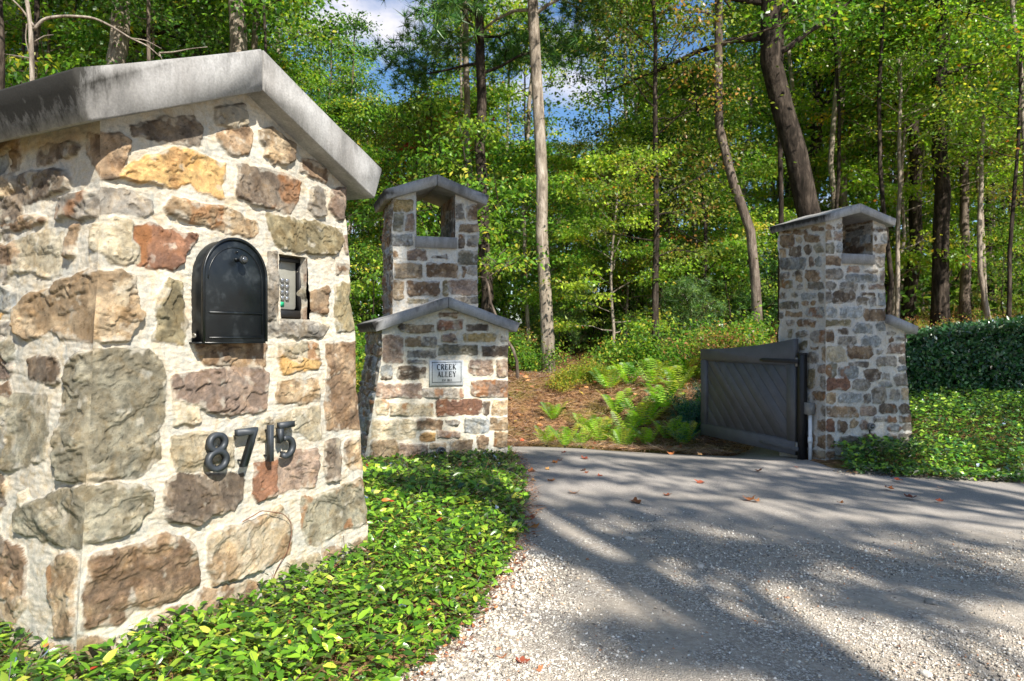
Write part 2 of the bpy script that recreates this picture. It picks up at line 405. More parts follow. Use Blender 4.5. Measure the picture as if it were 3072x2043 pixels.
def stone_face(frame, kind, zr, ucoord, res, stones, mort='#b9b2a3', e_l=None, e_r=None, ztop=None, holes=(), seed=0, w=1, dep=(0, 1), fixed=0., relief=1., ubreaks=(), zbreaks=(), corner=True, warp=.006, edge=.012, grow=.012):
    """height-field wall face.  kind front/back: u runs along t at depth `fixed`; left/right: u runs along b."""
    u0, u1 = ucoord; z0, z1 = zr
    def seg(a, b, br):
        pts = sorted([a, b] + [x for x in br if a < x < b]); o = []
        for p, q in zip(pts[:-1], pts[1:]): o.append(np.linspace(p, q, max(2, int(round((q - p) / res)) + 1))[(0 if not o else 1):])
        return np.concatenate(o)
    U = seg(u0, u1, ubreaks); Zs = seg(z0, z1, zbreaks)
    UU, ZZ = np.meshgrid(U, Zs, indexing='ij')
    if ztop is not None: ZZ = np.minimum(ZZ, ztop(UU))
    el = e_l(ZZ) if e_l else 0 * ZZ; er = e_r(ZZ) if e_r else 0 * ZZ
    if kind in ('front', 'back'):
        f = (UU - u0) / (u1 - u0); S = UU - el * (1 - f) + er * f
    else: S = UU
    # stones
    H = (fbm(S * 11, ZZ * 11, 4, seed + 1) - .5) * .009 + (fbm(S * 38 + 3 * vn(S * 5, ZZ * 5, 7), ZZ * 120, 4, seed + 2) - .5) * .0065
    mc = lin(mort)
    v = fbm(S * 5, ZZ * 5, 4, seed + 3)[..., None]
    C = mc * (.86 + .3 * v) * (1 - .10 * sstep(.55, .7, fbm(S * 9, ZZ * 3, 3, seed + 8))[..., None])
    wx = S + (fbm(S * 26, ZZ * 26, 3, seed + 4) - .5) * warp * 4; wz = ZZ + (fbm(S * 26, ZZ * 26, 3, seed + 5) - .5) * warp * 4
    r2 = np.random.default_rng(seed + 11)
    for P, cn in stones:
        P = np.asarray(P, float); lo = P.min(0) - .03; hi = P.max(0) + .03
        idx = np.where((S > lo[0]) & (S < hi[0]) & (ZZ > lo[1]) & (ZZ < hi[1]))
        hb = r2.uniform(.007, .018) * relief; tx, tz = r2.normal(0, .05, 2); ph = r2.uniform(0, 50); ang = r2.normal(0, .35); q = r2.uniform(.6, 1.4)
        mixb = r2.random(); val = r2.uniform(.85, 1.15); sp_ = r2.random()
        if len(idx[0]) == 0: continue
        x = S[idx]; z = ZZ[idx]; d = poly_sdf(P, wx[idx], wz[idx]) - grow
        k = sstep(0, edge, -d)
        cx, cz = P.mean(0)
        xr = (x - cx) * cos(ang) + (z - cz) * sin(ang); zr_ = -(x - cx) * sin(ang) + (z - cz) * cos(ang)
        n1 = fbm(xr * 9 + ph, zr_ * 16 + ph, 4, seed)
        st = np.floor(n1 * 7 * q); fr = n1 * 7 * q - st
        ledge = (st + sstep(.86, 1., fr)) / (7 * q)
        lay = fbm(xr * 8 + ph, zr_ * 90, 3, seed + 6)
        h = hb + (ledge - .5) * .036 * relief + np.clip(tx * (x - cx) + tz * (z - cz), -.012, .012) * relief + (lay - .5) * .004 * relief + (fbm(x * 120, z * 120, 2, seed) - .5) * .0025
        hh = k * np.maximum(h, .002) + (1 - k) * H[idx]
        H[idx] = hh
        ca, cb = PAL[cn]
        m = sstep(.40, .60, fbm(x * 15 + ph, z * 15 - ph, 6, seed + 7) + (mixb - .5) * .2)[..., None]
        c = ca * m + cb * (1 - m)
        c = c * val * (.60 + .80 * fbm(x * 60, z * 60, 3, seed + 9)[..., None])
        if sp_ > .6:   # a second tone (iron stain or lichen)
            s2 = sstep(.56, .68, fbm(x * 13 + ph * 2, z * 9, 3, seed + 10))[..., None]; c = c * (1 - .6 * s2) + .6 * s2 * lin(('#8a5a30', '#a9a08c', '#4a403a')[int(sp_ * 97) % 3])
        crack = 1 - .5 * (sstep(.90, 1., fr) * (k > .9))[..., None]
        smear = sstep(.66, .80, fbm(x * 26, z * 26, 4, seed + 12) + .24 * (1 - sstep(0, .03, -d)))[..., None] * .5
        c = c * crack * (1 - smear) + mc * smear
        kk = sstep(.0, .35, k)[..., None]
        rim = 1 - .25 * (sstep(0, .5, k) * (1 - sstep(.5, 1, k)))[..., None]
        C[idx] = (C[idx] * (1 - kk) + c * kk) * rim
    # shared arris at both ends
    if corner:
        hc = .024 * vn(ZZ * 6, 3 + 0 * ZZ, 1) + .009 * vn(ZZ * 27, 5 + 0 * ZZ, 2) - .011
        ul = UU - u0; ur = u1 - UU; dd = np.minimum(ul, ur)
        k = 1 - (1 - np.clip(dd / .034, 0, 1)) ** 2; H = H * k + hc * (1 - k)
        lat = hc * (1 - sstep(0, .06, ur)) - hc * (1 - sstep(0, .06, ul)); S = S + lat
    if kind == 'front': V = frame.w(S, fixed - H, ZZ)
    elif kind == 'back': V = frame.w(S, fixed + H, ZZ)
    elif kind == 'left': V = frame.w(fixed - el - H, S, ZZ)
    else: V = frame.w(fixed + er + H, S, ZZ)
    nx_, ny_ = UU.shape; F = gridf(nx_, ny_)
    if kind in ('left', 'back'): F = F[:, ::-1]
    zf = ZZ.reshape(-1); uc = UU.reshape(-1)
    hgt = np.maximum(zf[F].max(1) - zf[F].min(1), 0); ok = hgt > 1e-6
    cu = uc[F].mean(1); cz = zf[F].mean(1)
    for (a, b, c_, d_) in holes: ok &= ~((cu > a) & (cu < b) & (cz > c_) & (cz < d_))
    return V.reshape(-1, 3), F[ok], np.clip(C.reshape(-1, 3), .01, .95)

def merge_faces(name, parts, mat_, parent):
    V = []; F = []; C = []; n = 0
    for v, f, c in parts: V.append(v); F.append(f + n); C.append(c); n += len(v)
    me = np_mesh(name, np.concatenate(V), np.concatenate(F), mat_, col=np.concatenate(C), smooth=True)
    o = link(name, me); o.parent = parent; o.matrix_parent_inverse = Matrix.Translation(-Vector(parent.location)) if parent is not None else Matrix()
    return o

def auto_stones(u0, u1, z0, z1, seed, hmin=.055, hmax=.12, wmin=.08, wmax=.26, gap=.018, pal=None, rnd=.4, avoid=(), split=.3):
    r = np.random.default_rng(seed); out = []; z = z0 - .02
    pal = pal or ['grey', 'blue', 'brown', 'tan', 'dark', 'greygreen', 'mauve', 'grey', 'blue', 'brown']
    while z < z1:
        h = r.uniform(hmin, hmax); u = u0 - r.uniform(0, .06)
        while u < u1:
            wd = r.uniform(wmin, wmax) * (1.25 if h < .08 else 1)
            if r.random() < .16: wd *= .5
            cells = [(u, z, u + wd, z + h)]
            if h > .09 and r.random() < split: s_ = r.uniform(.4, .6); cells = [(u, z, u + wd, z + h * s_), (u + r.uniform(-.02, .02), z + h * s_, u + wd, z + h)]
            for (a, b, c, d) in cells:
                g = gap / 2 * r.uniform(.7, 1.5)
                a2, b2, c2, d2 = a + g, b + g, c - g, d - g
                if c2 - a2 < .02 or d2 - b2 < .015: continue
                if any(a2 < A[1] and c2 > A[0] and b2 < A[3] and d2 > A[2] for A in avoid): continue
                cx = min((c2 - a2), (d2 - b2)) * rnd * r.uniform(.3, 1, 4); j = lambda s=.008: r.normal(0, s)
                P = [(a2 + cx[0], b2 + j()), (c2 - cx[1], b2 + j()), (c2 + j(.005), b2 + cx[1]), (c2 + j(.005), d2 - cx[2]), (c2 - cx[2], d2 + j()), ((a2 + c2) / 2, d2 + j()), (a2 + cx[3], d2 + j()), (a2 + j(.005), d2 - cx[3]), (a2 + j(.005), b2 + cx[0])]
                out.append((P, pal[r.integers(len(pal))]))
            u += wd
        z += h
    return out

def rects(frame, crop, items, d=0., plane='front', jit=.007, seed=1, rd=(.06, .34)):
    ox, oy, sc = crop; r = np.random.default_rng(seed); out = []
    for (x0, y0, x1, y1, c) in items:
        g = 4; k_ = [min(x1 - x0, y1 - y0) * q for q in r.uniform(*rd, 4)]; pts = [(x0 + g + k_[0], y0 + g), ((x0 + x1) / 2, y0 + g), (x1 - g - k_[1], y0 + g), (x1 - g, y0 + g + k_[1]), (x1 - g, y1 - g - k_[2]), (x1 - g - k_[2], y1 - g), ((x0 + x1) / 2, y1 - g), (x0 + g + k_[3], y1 - g), (x0 + g, y1 - g - k_[3]), (x0 + g, y0 + g + k_[0])]
        P = [frame.ray(ox + a / sc, oy + b / sc, plane, d) for a, b in pts]
        out.append(([(p[0] + r.normal(0, jit), p[1] + r.normal(0, jit)) for p in P], c))
    return out

def trace(frame, crop, pts, d, plane):
    ox, oy, sc = crop
    return [frame.ray(ox + a / sc, oy + b / sc, plane, d) for a, b in pts]

def gable_cap(frame, wd, Hp, He, tv, ox, oz, L_, parent, name, d0=0., mat_=None, side=None, zoff=CAM_Z):
    """two sloping slabs meeting at the ridge, perpendicular cut eaves, small bevels and a fine joint"""
    Hp += zoff; He += zoff; mb = []
    for sg in ((-1, 1) if side is None else (side,)):
        j = .0015
        prof = [(sg * j, Hp), (sg * wd, He), (sg * (wd - ox), He - oz), (sg * j, Hp - tv)]
        # subdivided slab with slight irregularity so that the arrises are not ruler-straight
        nb = 24; na = 16
        P = np.array(prof)
        ring = []
        def edge_pts(a, b, n): return [a + (b - a) * k / n for k in range(n)]
        rp = []
        bv = .006
        def cut(p, q, r_):
            d1 = (q - p) / np.linalg.norm(q - p); d2 = (r_ - p) / np.linalg.norm(r_ - p); return p + d1 * bv, p + d2 * bv
        n = 4; corners = []
        for i in range(4):
            a, b = cut(P[i], P[i - 1], P[(i + 1) % 4]); corners.append((a, b))
        for i in range(4):
            b = corners[i][1]; c = corners[(i + 1) % 4][0]
            rp.append(corners[i][0]); m = 14 if i in (0, 2) else 3
            rp += edge_pts(b, c, m)
        rp = np.array(rp); K = len(rp)
        dd = np.concatenate([[d0, d0 + bv], np.linspace(d0 + bv, d0 + L_ - bv, nb)[1:-1], [d0 + L_ - bv, d0 + L_]])
        V = []; ST = []
        cen = P.mean(0)
        for i, d in enumerate(dd):
            q = rp.copy()
            if i in (0, len(dd) - 1): q = cen + (q - cen) * np.array([1 - bv / wd, 1 - .045])
            wob = (vn(q[:, 0] * 7 + 3, d * 7 + q[:, 1] * 5, 3) - .5) * .005
            q[:, 1] += wob
            V.append(frame.w(q[:, 0], np.full(K, d), q[:, 1]))
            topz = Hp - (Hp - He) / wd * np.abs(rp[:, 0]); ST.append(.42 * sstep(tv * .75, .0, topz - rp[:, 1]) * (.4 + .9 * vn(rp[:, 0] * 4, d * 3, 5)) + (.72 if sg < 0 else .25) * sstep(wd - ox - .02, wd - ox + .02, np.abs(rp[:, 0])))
        V = np.concatenate(V); ST = np.concatenate(ST); F = []
        for i in range(len(dd) - 1):
            for k in range(K):
                k2 = (k + 1) % K; f = [i * K + k, i * K + k2, (i + 1) * K + k2, (i + 1) * K + k]; F.append(f if sg < 0 else f[::-1])
        e0 = list(range(K)); e1 = [(len(dd) - 1) * K + k for k in range(K)]
        mb.append((V, np.array(F), ST, [e0[::-1] if sg < 0 else e0, e1 if sg < 0 else e1[::-1]]))
    V = np.concatenate([m[0] for m in mb]); n = 0; Fq = []; Fn = []
    for m in mb: Fq.append(m[1] + n); Fn += [[i + n for i in f] for f in m[3]]; n += len(m[0])
    me = np_mesh(name, V, [np.concatenate(Fq), np.array(Fn)], mat_ or M_CONC, col=np.repeat(np.concatenate([m[2] for m in mb])[:, None], 3, 1))
    o = link(name, me); o.parent = parent; o.matrix_parent_inverse = Matrix.Translation(-Vector(parent.location))
    return o

def attach(o, parent): o.parent = parent; o.matrix_parent_inverse = Matrix.Translation(-Vector(parent.location)); return o

# ---- pillar 1 (mailbox pillar) ----
F1 = Frame(-.916, 2.70, 1.088)
B1 = .09; W1 = .566
e1r = lambda z: .17 * np.clip((1.6 - z) / 1.6, 0, 1.2) ** 1.25
e1l = lambda z: .085 * np.clip((1.5 - z) / 1.5, 0, 1.2) ** 1.2
CA = (0, 100, 2.24); CB = (500, 100, 2.24); CC = (0, 700, 2.24); CD = (450, 650, 2.24); CE = (0, 1300, 2.11); CF = (600, 1300, 2.11)
T = [
 (CA,'L','dark',[(0,1010),(150,960),(330,925),(440,935),(480,985),(470,1040),(330,1085),(180,1150),(60,1160),(-200,1165),(-200,1060)]),
 (CA,'L','dark',[(270,780),(340,745),(470,745),(540,760),(520,810),(400,840),(265,870),(255,820)]),
 (CA,'B','brown',[(600,700),(780,680),(860,720),(830,820),(800,960),(680,980),(640,900),(600,820)]),
 (CA,'F','dark',[(890,640),(1100,580),(1290,560),(1360,640),(1340,740),(1200,750),(1000,690),(900,680)]),
 (CA,'F','orange',[(800,955),(880,890),(1010,830),(1180,790),(1290,790),(1420,850),(1500,880),(1500,980),(1480,1030),(1505,1105),(1470,1100),(1400,1065),(1320,1045),(1290,990),(1180,1030),(1050,1010),(900,985)]),
 (CA,'B','grey',[(420,1120),(560,1080),(740,1060),(880,1070),(1000,1130),(1010,1190),(940,1210),(800,1195),(700,1200),(560,1235),(400,1240)]),
 (CA,'L','brown',[(20,1290),(60,1255),(230,1235),(310,1255),(280,1280),(180,1310),(50,1325)]),
 (CA,'F','tan',[(1110,1170),(1150,1110),(1290,1150),(1480,1170),(1620,1220),(1720,1280),(1725,1340),(1690,1360),(1560,1340),(1400,1300),(1250,1250),(1130,1210)]),
 (CA,'F','rust',[(890,1310),(1000,1290),(1130,1330),(1310,1365),(1290,1400),(1230,1470),(1210,1540),(1150,1570),(940,1560),(950,1440),(880,1380)]),
 (CA,'B','pale',[(640,1280),(760,1260),(870,1270),(870,1390),(920,1440),(920,1540),(840,1550),(760,1540),(700,1470),(640,1450)]),
 (CA,'L','pale',[(25,1560),(60,1460),(200,1380),(330,1330),(430,1350),(440,1400),(430,1500),(430,1620),(310,1640),(240,1590),(100,1610),(40,1650)]),
 (CA,'L','brown',[(500,1300),(545,1280),(530,1340),(510,1480),(475,1510),(480,1420)]),
 (CB,'F','brown',[(340,690),(430,640),(540,630),(560,700),(545,810),(440,800),(370,750)]),
 (CB,'F','tan',[(620,660),(700,635),(780,690),(850,750),(850,850),(800,880),(700,860),(650,810),(660,760),(620,720)]),
 (CB,'F','dark',[(480,890),(560,900),(640,920),(720,930),(860,980),(900,1010),(880,1110),(830,1210),(700,1170),(560,1130),(470,1090)]),
 (CB,'F','brown',[(905,840),(1000,870),(1075,920),(1065,1000),(980,960),(905,920)]),
 (CB,'F','grey',[(970,1060),(1010,1035),(1050,1070),(1055,1220),(1010,1230),(960,1180)]),
 (CB,'F','mauve',[(1110,1060),(1200,1050),(1240,1230),(1150,1240),(1095,1180)]),
 (CB,'F','olive',[(680,1220),(740,1235),(860,1260),(1000,1270),(1160,1330),(1165,1400),(1130,1480),(1000,1475),(850,1460),(750,1440),(690,1330)]),
 (CB,'F','mauve',[(1180,1370),(1250,1370),(1250,1500),(1200,1480)]),
 (CB,'F','dark',[(330,500),(520,490),(530,600),(440,620),(340,610)]),
 (CC,'F','olive',[(1130,310),(1200,340),(1220,480),(1250,620),(1230,740),(1100,735),(1030,720),(1060,600),(1055,480),(1090,390)]),
 (CD,'F','brown',[(1015,515),(1090,510),(1190,470),(1185,640),(1090,640),(1015,650)]),
 (CD,'F','olive',[(1240,460),(1370,440),(1385,600),(1380,760),(1260,770),(1240,620)]),
 (CD,'F','grey',[(795,715),(850,700),(1000,700),(1190,730),(1160,790),(1130,810),(900,800),(795,790)]),
 (CD,'F','pale',[(860,860),(960,850),(1130,860),(1135,955),(1000,950),(860,945)]),
 (CD,'F','orange',[(862,952),(1000,958),(1140,975),(1120,1010),(1000,1030),(900,1050)]),
 (CD,'F','tan',[(860,1120),(950,1105),(1120,1090),(1130,1150),(1130,1230),(1000,1250),(860,1240)]),
 (CD,'F','brown',[(1190,860),(1390,850),(1400,1000),(1420,1200),(1420,1420),(1280,1425),(1190,1420),(1175,1300),(1190,1050)]),
 (CD,'F','mauve',[(150,1100),(250,1050),(400,1040),(560,1010),(740,1000),(790,1060),(790,1200),(770,1290),(600,1330),(460,1320),(330,1280),(160,1230)]),
 (CD,'F','pale',[(160,1240),(320,1290),(330,1360),(280,1400),(160,1380)]),
 (CD,'F','brown',[(300,868),(700,850),(770,860),(770,990),(600,990),(370,985)]),
 (CC,'F','pale',[(1150,1380),(1300,1340),(1420,1340),(1560,1390),(1560,1560),(1380,1590),(1190,1600)]),
 (CD,'F','pale',[(1000,1290),(1130,1290),(1150,1480),(1080,1500),(1000,1450),(940,1440),(760,1490),(720,1470),(730,1380),(880,1340)]),
 (CD,'F','brown',[(1260,330),(1370,320),(1370,380),(1255,370)]),
 (CD,'F','grey',[(795,240),(850,250),(845,480),(845,600),(835,690),(795,690)]),
 (CC,'B','tan',[(150,490),(240,400),(340,400),(430,330),(560,275),(780,265),(880,300),(910,380),(900,500),(950,540),(900,640),(860,715),(740,715),(620,720),(530,700),(440,700),(400,640),(330,680),(240,700),(150,650),(130,560)]),
 (CC,'L','orange',[(15,385),(60,390),(90,430),(70,520),(20,560)]),
 (CC,'L','brown',[(-60,700),(60,710),(100,790),(130,870),(110,930),(40,960),(-60,940)]),
 (CC,'L','dark',[(245,850),(300,830),(440,850),(455,1005),(380,1000),(250,960)]),
 (CC,'B','greygreen',[(500,890),(600,810),(740,785),(850,780),(1000,800),(1090,870),(1100,950),(1090,1100),(1100,1220),(1060,1320),(1072,1514),(913,1625),(700,1640),(520,1631),(478,1460),(490,1200),(500,1000)]),
 (CC,'L','greygreen',[(-100,1110),(100,1090),(360,1095),(385,1180),(380,1500),(200,1560),(-100,1550)]),
 (CE,'L','tan',[(-60,275),(100,270),(130,330),(110,450),(60,510),(-60,530)]),
 (CE,'B','greygreen',[(235,480),(270,350),(290,440),(420,370),(500,345),(680,320),(860,330),(960,380),(960,470),(890,550),(860,610),(720,640),(600,690),(560,690),(430,650),(230,590)]),
 (CE,'F','dark',[(1050,310),(1130,270),(1200,280),(1350,270),(1540,260),(1530,400),(1480,480),(1330,520),(1250,575),(1150,570),(1070,520),(1040,400)]),
 (CE,'L','brown',[(-80,650),(80,630),(180,665),(265,710),(300,820),(305,1000),(200,1015),(-80,985)]),
 (CE,'L','tan',[(-80,1000),(200,1025),(303,1010),(300,1060),(220,1150),(120,1110),(-80,1080)]),
 (CE,'L','tan',[(430,830),(470,760),(560,740),(610,800),(600,980),(600,1230),(510,1230),(460,1030),(430,930)]),
 (CE,'F','brown',[(575,790),(700,740),(880,720),(1050,640),(1150,680),(1220,720),(1250,850),(1250,960),(1130,1040),(960,1100),(850,1110),(750,1200),(540,1235),(540,1000)]),
 (CF,'F','tan',[(50,660),(150,600),(280,570),(400,530),(500,470),(560,530),(580,640),(560,760),(400,850),(240,910),(80,950),(50,800)]),
 (CE,'F','brown',[(950,1180),(1050,1120),(1200,1090),(1280,1000),(1420,970),(1540,940),(1630,950),(1630,1010),(1560,1080),(1400,1190),(1200,1250),(1000,1290),(930,1240)]),
 (CE,'B','tan',[(330,1270),(520,1290),(700,1330),(690,1470),(640,1560),(450,1560),(350,1420)]),
 (CF,'F','rust',[(345,190),(480,170),(480,390),(370,430),(340,370)]),
 (CF,'F','mauve',[(492,170),(620,110),(730,105),(740,200),(730,330),(560,350),(492,380)]),
 (CF,'F','dark',[(790,60),(880,40),(885,200),(880,290),(800,310),(785,200)]),
 (CF,'F','tan',[(915,50),(1030,20),(1050,220),(950,220),(910,150)]),
 (CF,'F','greygreen',[(640,420),(770,390),(880,340),(1000,290),(1065,320),(1080,560),(900,610),(740,700),(690,700),(640,580)]),
 (CF,'F','brown',[(770,740),(860,710),(890,720),(880,770),(790,820)]),
 (CF,'F','pale',[(470,930),(540,880),(620,920),(760,820),(735,760),(560,830),(500,870)]),
 (CF,'F','rust',[(680,980),(770,900),(880,820),(920,840),(930,930),(850,950),(780,1000),(680,1010)]),
 (CF,'F','tan',[(960,690),(1080,650),(1100,870),(1000,870),(960,800)]),
 (CF,'F','pale',[(110,1150),(400,1080),(600,1020),(590,1060),(420,1130),(200,1190)]),
]
SF, SL = [], []
for crop, face, cn, pts in T:
    if face in 'FB': SF.append((trace(F1, crop, pts, B1, 'front'), cn))
    if face in 'LB': SL.append((trace(F1, crop, pts, -W1, 'side'), cn))
# keypad recess opening on the front face
kr = [F1.ray(450 + a / 2.24, 650 + b / 2.24, 'front', B1) for a, b in ((858, 240), (1012, 690))]
KU0, KU1 = kr[0][0], kr[1][0] + .03; KZ1, KZ0 = kr[0][1] - .005, kr[1][1]
sl1 = (1.063 - .759) / .707
zt1 = lambda u: CAM_Z + 1.063 - .153 - sl1 * np.abs(u) + .012
P1 = thing('mailbox_pillar', (*F1.w(0, .5, 0)[:2], 0), 'large near pillar of cream-mortared rubble stone holding the black mailbox', 'pillar')
parts = [stone_face(F1, 'front', (-.12, CAM_Z + .915), (-W1, W1), .0036, SF, e_l=e1l, e_r=e1r, ztop=zt1, fixed=B1, seed=21, holes=[(KU0, KU1, KZ0, KZ1)], ubreaks=(KU0, KU1), zbreaks=(KZ0, KZ1), relief=.92),
         stone_face(F1, 'left', (-.12, CAM_Z + .70), (B1, B1 + .83), .0045, SL + auto_stones(.55, .95, -.1, 1.8, 5), e_l=e1l, fixed=-W1, seed=22, relief=1.0),
         stone_face(F1, 'right', (-.12, CAM_Z + .70), (B1, B1 + .83), .01, auto_stones(0, 1, -.1, 1.8, 6), e_r=e1r, fixed=W1, seed=23),
         stone_face(F1, 'back', (-.12, CAM_Z + .915), (-W1, W1), .012, auto_stones(-.8, .8, -.1, 2.0, 7), e_l=e1l, e_r=e1r, ztop=zt1, fixed=B1 + .83, seed=24)]
merge_faces('stonework', parts, M_STONE, P1)
# recess lining
RD = .13
def lining(frame, u0, u1, z0, z1, d0, d1, parent, name='recess', back=True, top=True, bottom=True, seed=40, res=.008, stones=True):
    ps = []
    st = auto_stones(min(d0, d1) - .1, max(d0, d1) + .1, z0 - .1, z1 + .1, seed) if stones else []
    g_ = .004
    # right reveal looks left (-t), left reveal looks right (+t)
    a = stone_face(frame, 'left', (z0, z1), (d0 - .004, d1), res, st, fixed=u1 + g_, seed=seed, corner=False, relief=.4); ps.append(a)
    b = stone_face(frame, 'right', (z0, z1), (d0 - .004, d1), res, st, fixed=u0 - g_, seed=seed + 1, corner=False, relief=.4); ps.append(b)
    if back: ps.append(stone_face(frame, 'front', (z0, z1), (u0 - g_, u1 + g_), res, auto_stones(u0, u1, z0, z1, seed + 2), fixed=d1, seed=seed + 2, corner=False, relief=.4))
    for flag, z in ((top, z1), (bottom, z0)):
        if flag:
            q = frame.w(np.array([u0, u1, u1, u0]), np.array([d0, d0, d1, d1]), np.full(4, z)); F = np.array([[0, 1, 2, 3]]) if z == z0 else np.array([[3, 2, 1, 0]])
            ps.append((q, F, np.tile(lin('#8a7d68'), (4, 1))))
    return merge_faces(name, ps, M_STONE, parent)
lining(F1, KU0, KU1, KZ0, KZ1, B1, B1 + RD, P1)
gable_cap(F1, .707, 1.063, .759, .153, .052, .136, 1.0, P1, 'coping', mat_=M_CONC)

# ---- pillar 2: wing with plaque in front of a tower with an open niche ----
F2 = Frame(-.564, 6.50, .316); F2t = Frame(-.712, 7.00, .305)
P2 = thing('plaque_pillar', (*F2.w(0, .6, 0)[:2], 0), 'middle stone gate pillar with open niche tower and nameplate on its gabled lower wing', 'pillar')
c8 = (1050, 880, 3.0145); c7 = (1050, 480, 3.0145)
WI = [(300,385,480,630,'mauve'),(505,395,640,475,'tan'),(655,395,785,480,'grey'),(520,515,775,580,'grey'),(530,610,690,632,'grey'),(285,650,385,740,'blue'),(285,750,385,775,'dark'),
 (440,660,680,775,'dark'),(790,245,1020,330,'rust'),(500,285,760,350,'tan'),(1060,285,1250,335,'dark'),(830,375,960,440,'mauve'),(1030,368,1315,435,'yellow'),(800,470,1155,555,'greygreen'),(1195,478,1440,570,'dark'),
 (1365,395,1440,435,'grey'),(1075,605,1290,740,'mauve'),(1320,600,1440,750,'mauve'),(240,815,640,950,'mauve'),(650,860,1030,945,'grey'),(1100,790,1440,930,'mauve'),(360,995,750,1110,'pale'),(780,960,1190,1105,'rust'),
 (1205,985,1260,1100,'dark'),(1285,970,1440,1095,'tan'),(230,960,345,1100,'pale'),(590,1140,830,1235,'brown'),(870,1145,980,1190,'grey'),(1035,1130,1260,1260,'blue'),(1268,1120,1440,1240,'tan'),(200,1140,590,1315,'pale'),
 (635,1265,770,1335,'orange'),(790,1235,995,1305,'mauve'),(910,1320,1110,1450,'tan'),(1150,1290,1245,1410,'brown'),(1295,1260,1440,1390,'tan'),(435,1365,700,1500,'mauve'),(720,1355,860,1400,'tan'),(190,1330,430,1500,'tan'),(1250,1440,1440,1520,'mauve'),
 (800,175,980,215,'brown'),(450,290,490,340,'dark')]
sw = rects(F2, c8, WI, .06, rd=(.03, .15), jit=.005)
slw = (.363 - .131) / .674
ztw = lambda u: CAM_Z + .363 - .097 - slw * np.abs(u) + .01
e2 = lambda z: .17 * np.clip((1.0 - z) / 1.0, 0, 1.2) ** 1.1
WD = .568
parts = [stone_face(F2, 'front', (-.15, CAM_Z + .28), (-WD, WD), .0065, sw, e_l=e2, ztop=ztw, fixed=.06, seed=31, mort='#c6bfae', relief=1.1, warp=.005),
 stone_face(F2, 'left', (-.15, CAM_Z + .10), (.06, 1.18), .009, auto_stones(0, 1.3, -.1, 1.3, 8, hmax=.16), e_l=e2, fixed=-WD, seed=32, mort='#b9b6ac', relief=1.5),
 stone_face(F2, 'right', (-.15, CAM_Z + .10), (.06, 1.18), .012, auto_stones(0, 1.3, -.1, 1.3, 9), fixed=WD, seed=33)]
merge_faces('wing_stonework', parts, M_STONE, P2)
gable_cap(F2, .674, .363, .131, .097, .037, .081, 1.22, P2, 'wing_coping', mat_=M_CONC)
TW = [(385,365,570,465,'yellow'),(400,480,480,640,'greygreen'),(505,490,580,640,'mauve'),(370,672,565,775,'blue'),(960,400,1025,540,'grey'),(1060,410,1170,540,'brown'),(985,575,1170,650,'tan'),(985,680,1030,800,'dark'),(1060,680,1170,780,'grey'),
 (370,830,440,890,'brown'),(530,815,690,905,'mauve'),(745,870,885,890,'dark'),(980,830,1170,945,'greygreen'),(400,940,650,1070,'tan'),(690,935,975,1055,'brown'),(1015,970,1040,1055,'brown'),(1065,965,1170,1040,'grey'),
 (385,1095,480,1260,'tan'),(520,1095,800,1225,'brown'),(835,1095,890,1220,'olive'),(905,1085,1170,1215,'mauve'),(520,1250,700,1300,'pale'),(950,1240,1170,1300,'grey')]
stt = rects(F2t, c7, TW, .07, rd=(.03, .15), jit=.005)
slt = (1.561 - 1.382) / .513; TWD = .412; NW = .19
nz0 = CAM_Z + (1013 - 743.7) / 2200 * 7.05; nz1 = CAM_Z + (1013 - 710.5) / 2200 * 7.05
ztt = lambda u: CAM_Z + 1.561 - .105 - slt * np.abs(u) + .01
holeT = [(-NW, NW, nz0, 9)]
nc = (-.02)
parts = [stone_face(F2t, 'front', (CAM_Z - .1, CAM_Z + 1.465), (-TWD, TWD), .0068, stt, ztop=ztt, fixed=.07, seed=41, holes=holeT, ubreaks=(-NW, NW), zbreaks=(nz0,), mort='#c4bfb4'),
 stone_face(F2t, 'back', (CAM_Z - .1, CAM_Z + 1.465), (-TWD, TWD), .012, auto_stones(-.5, .5, .9, 2.6, 12), ztop=ztt, fixed=.07 + .66, seed=42, holes=holeT, ubreaks=(-NW, NW), zbreaks=(nz0,)),
 stone_face(F2t, 'left', (CAM_Z - .1, CAM_Z + 1.34), (.07, .73), .009, auto_stones(0, .8, .9, 2.6, 13, hmax=.16, wmax=.2), fixed=-TWD, seed=43, mort='#b9b6ac', relief=1.4),
 stone_face(F2t, 'right', (CAM_Z - .1, CAM_Z + 1.34), (.07, .73), .012, auto_stones(0, .8, .9, 2.6, 14), fixed=TWD, seed=44)]
merge_faces('tower_stonework', parts, M_STONE, P2)
lining(F2t, -NW, NW, nz0, CAM_Z + 1.42, .07, .73, P2, 'niche', back=False, top=False, seed=45, res=.01)
gable_cap(F2t, .513, 1.561, 1.382, .105, .025, .090, .80, P2, 'tower_coping', mat_=M_CONC)
def sill(frame, nw, z0, z1, d0, dep, parent, name='niche_sill'):
    mb = MB(); mb.box((-nw, d0 - .03, z0), (nw, d0 + dep, z1), lambda v: frame.w(v[0], v[1], v[2]), bev=.004)
    return attach(mb.build(name, M_CONC), parent)
sill(F2t, NW + .012, nz0, nz1, .07, .69, P2)

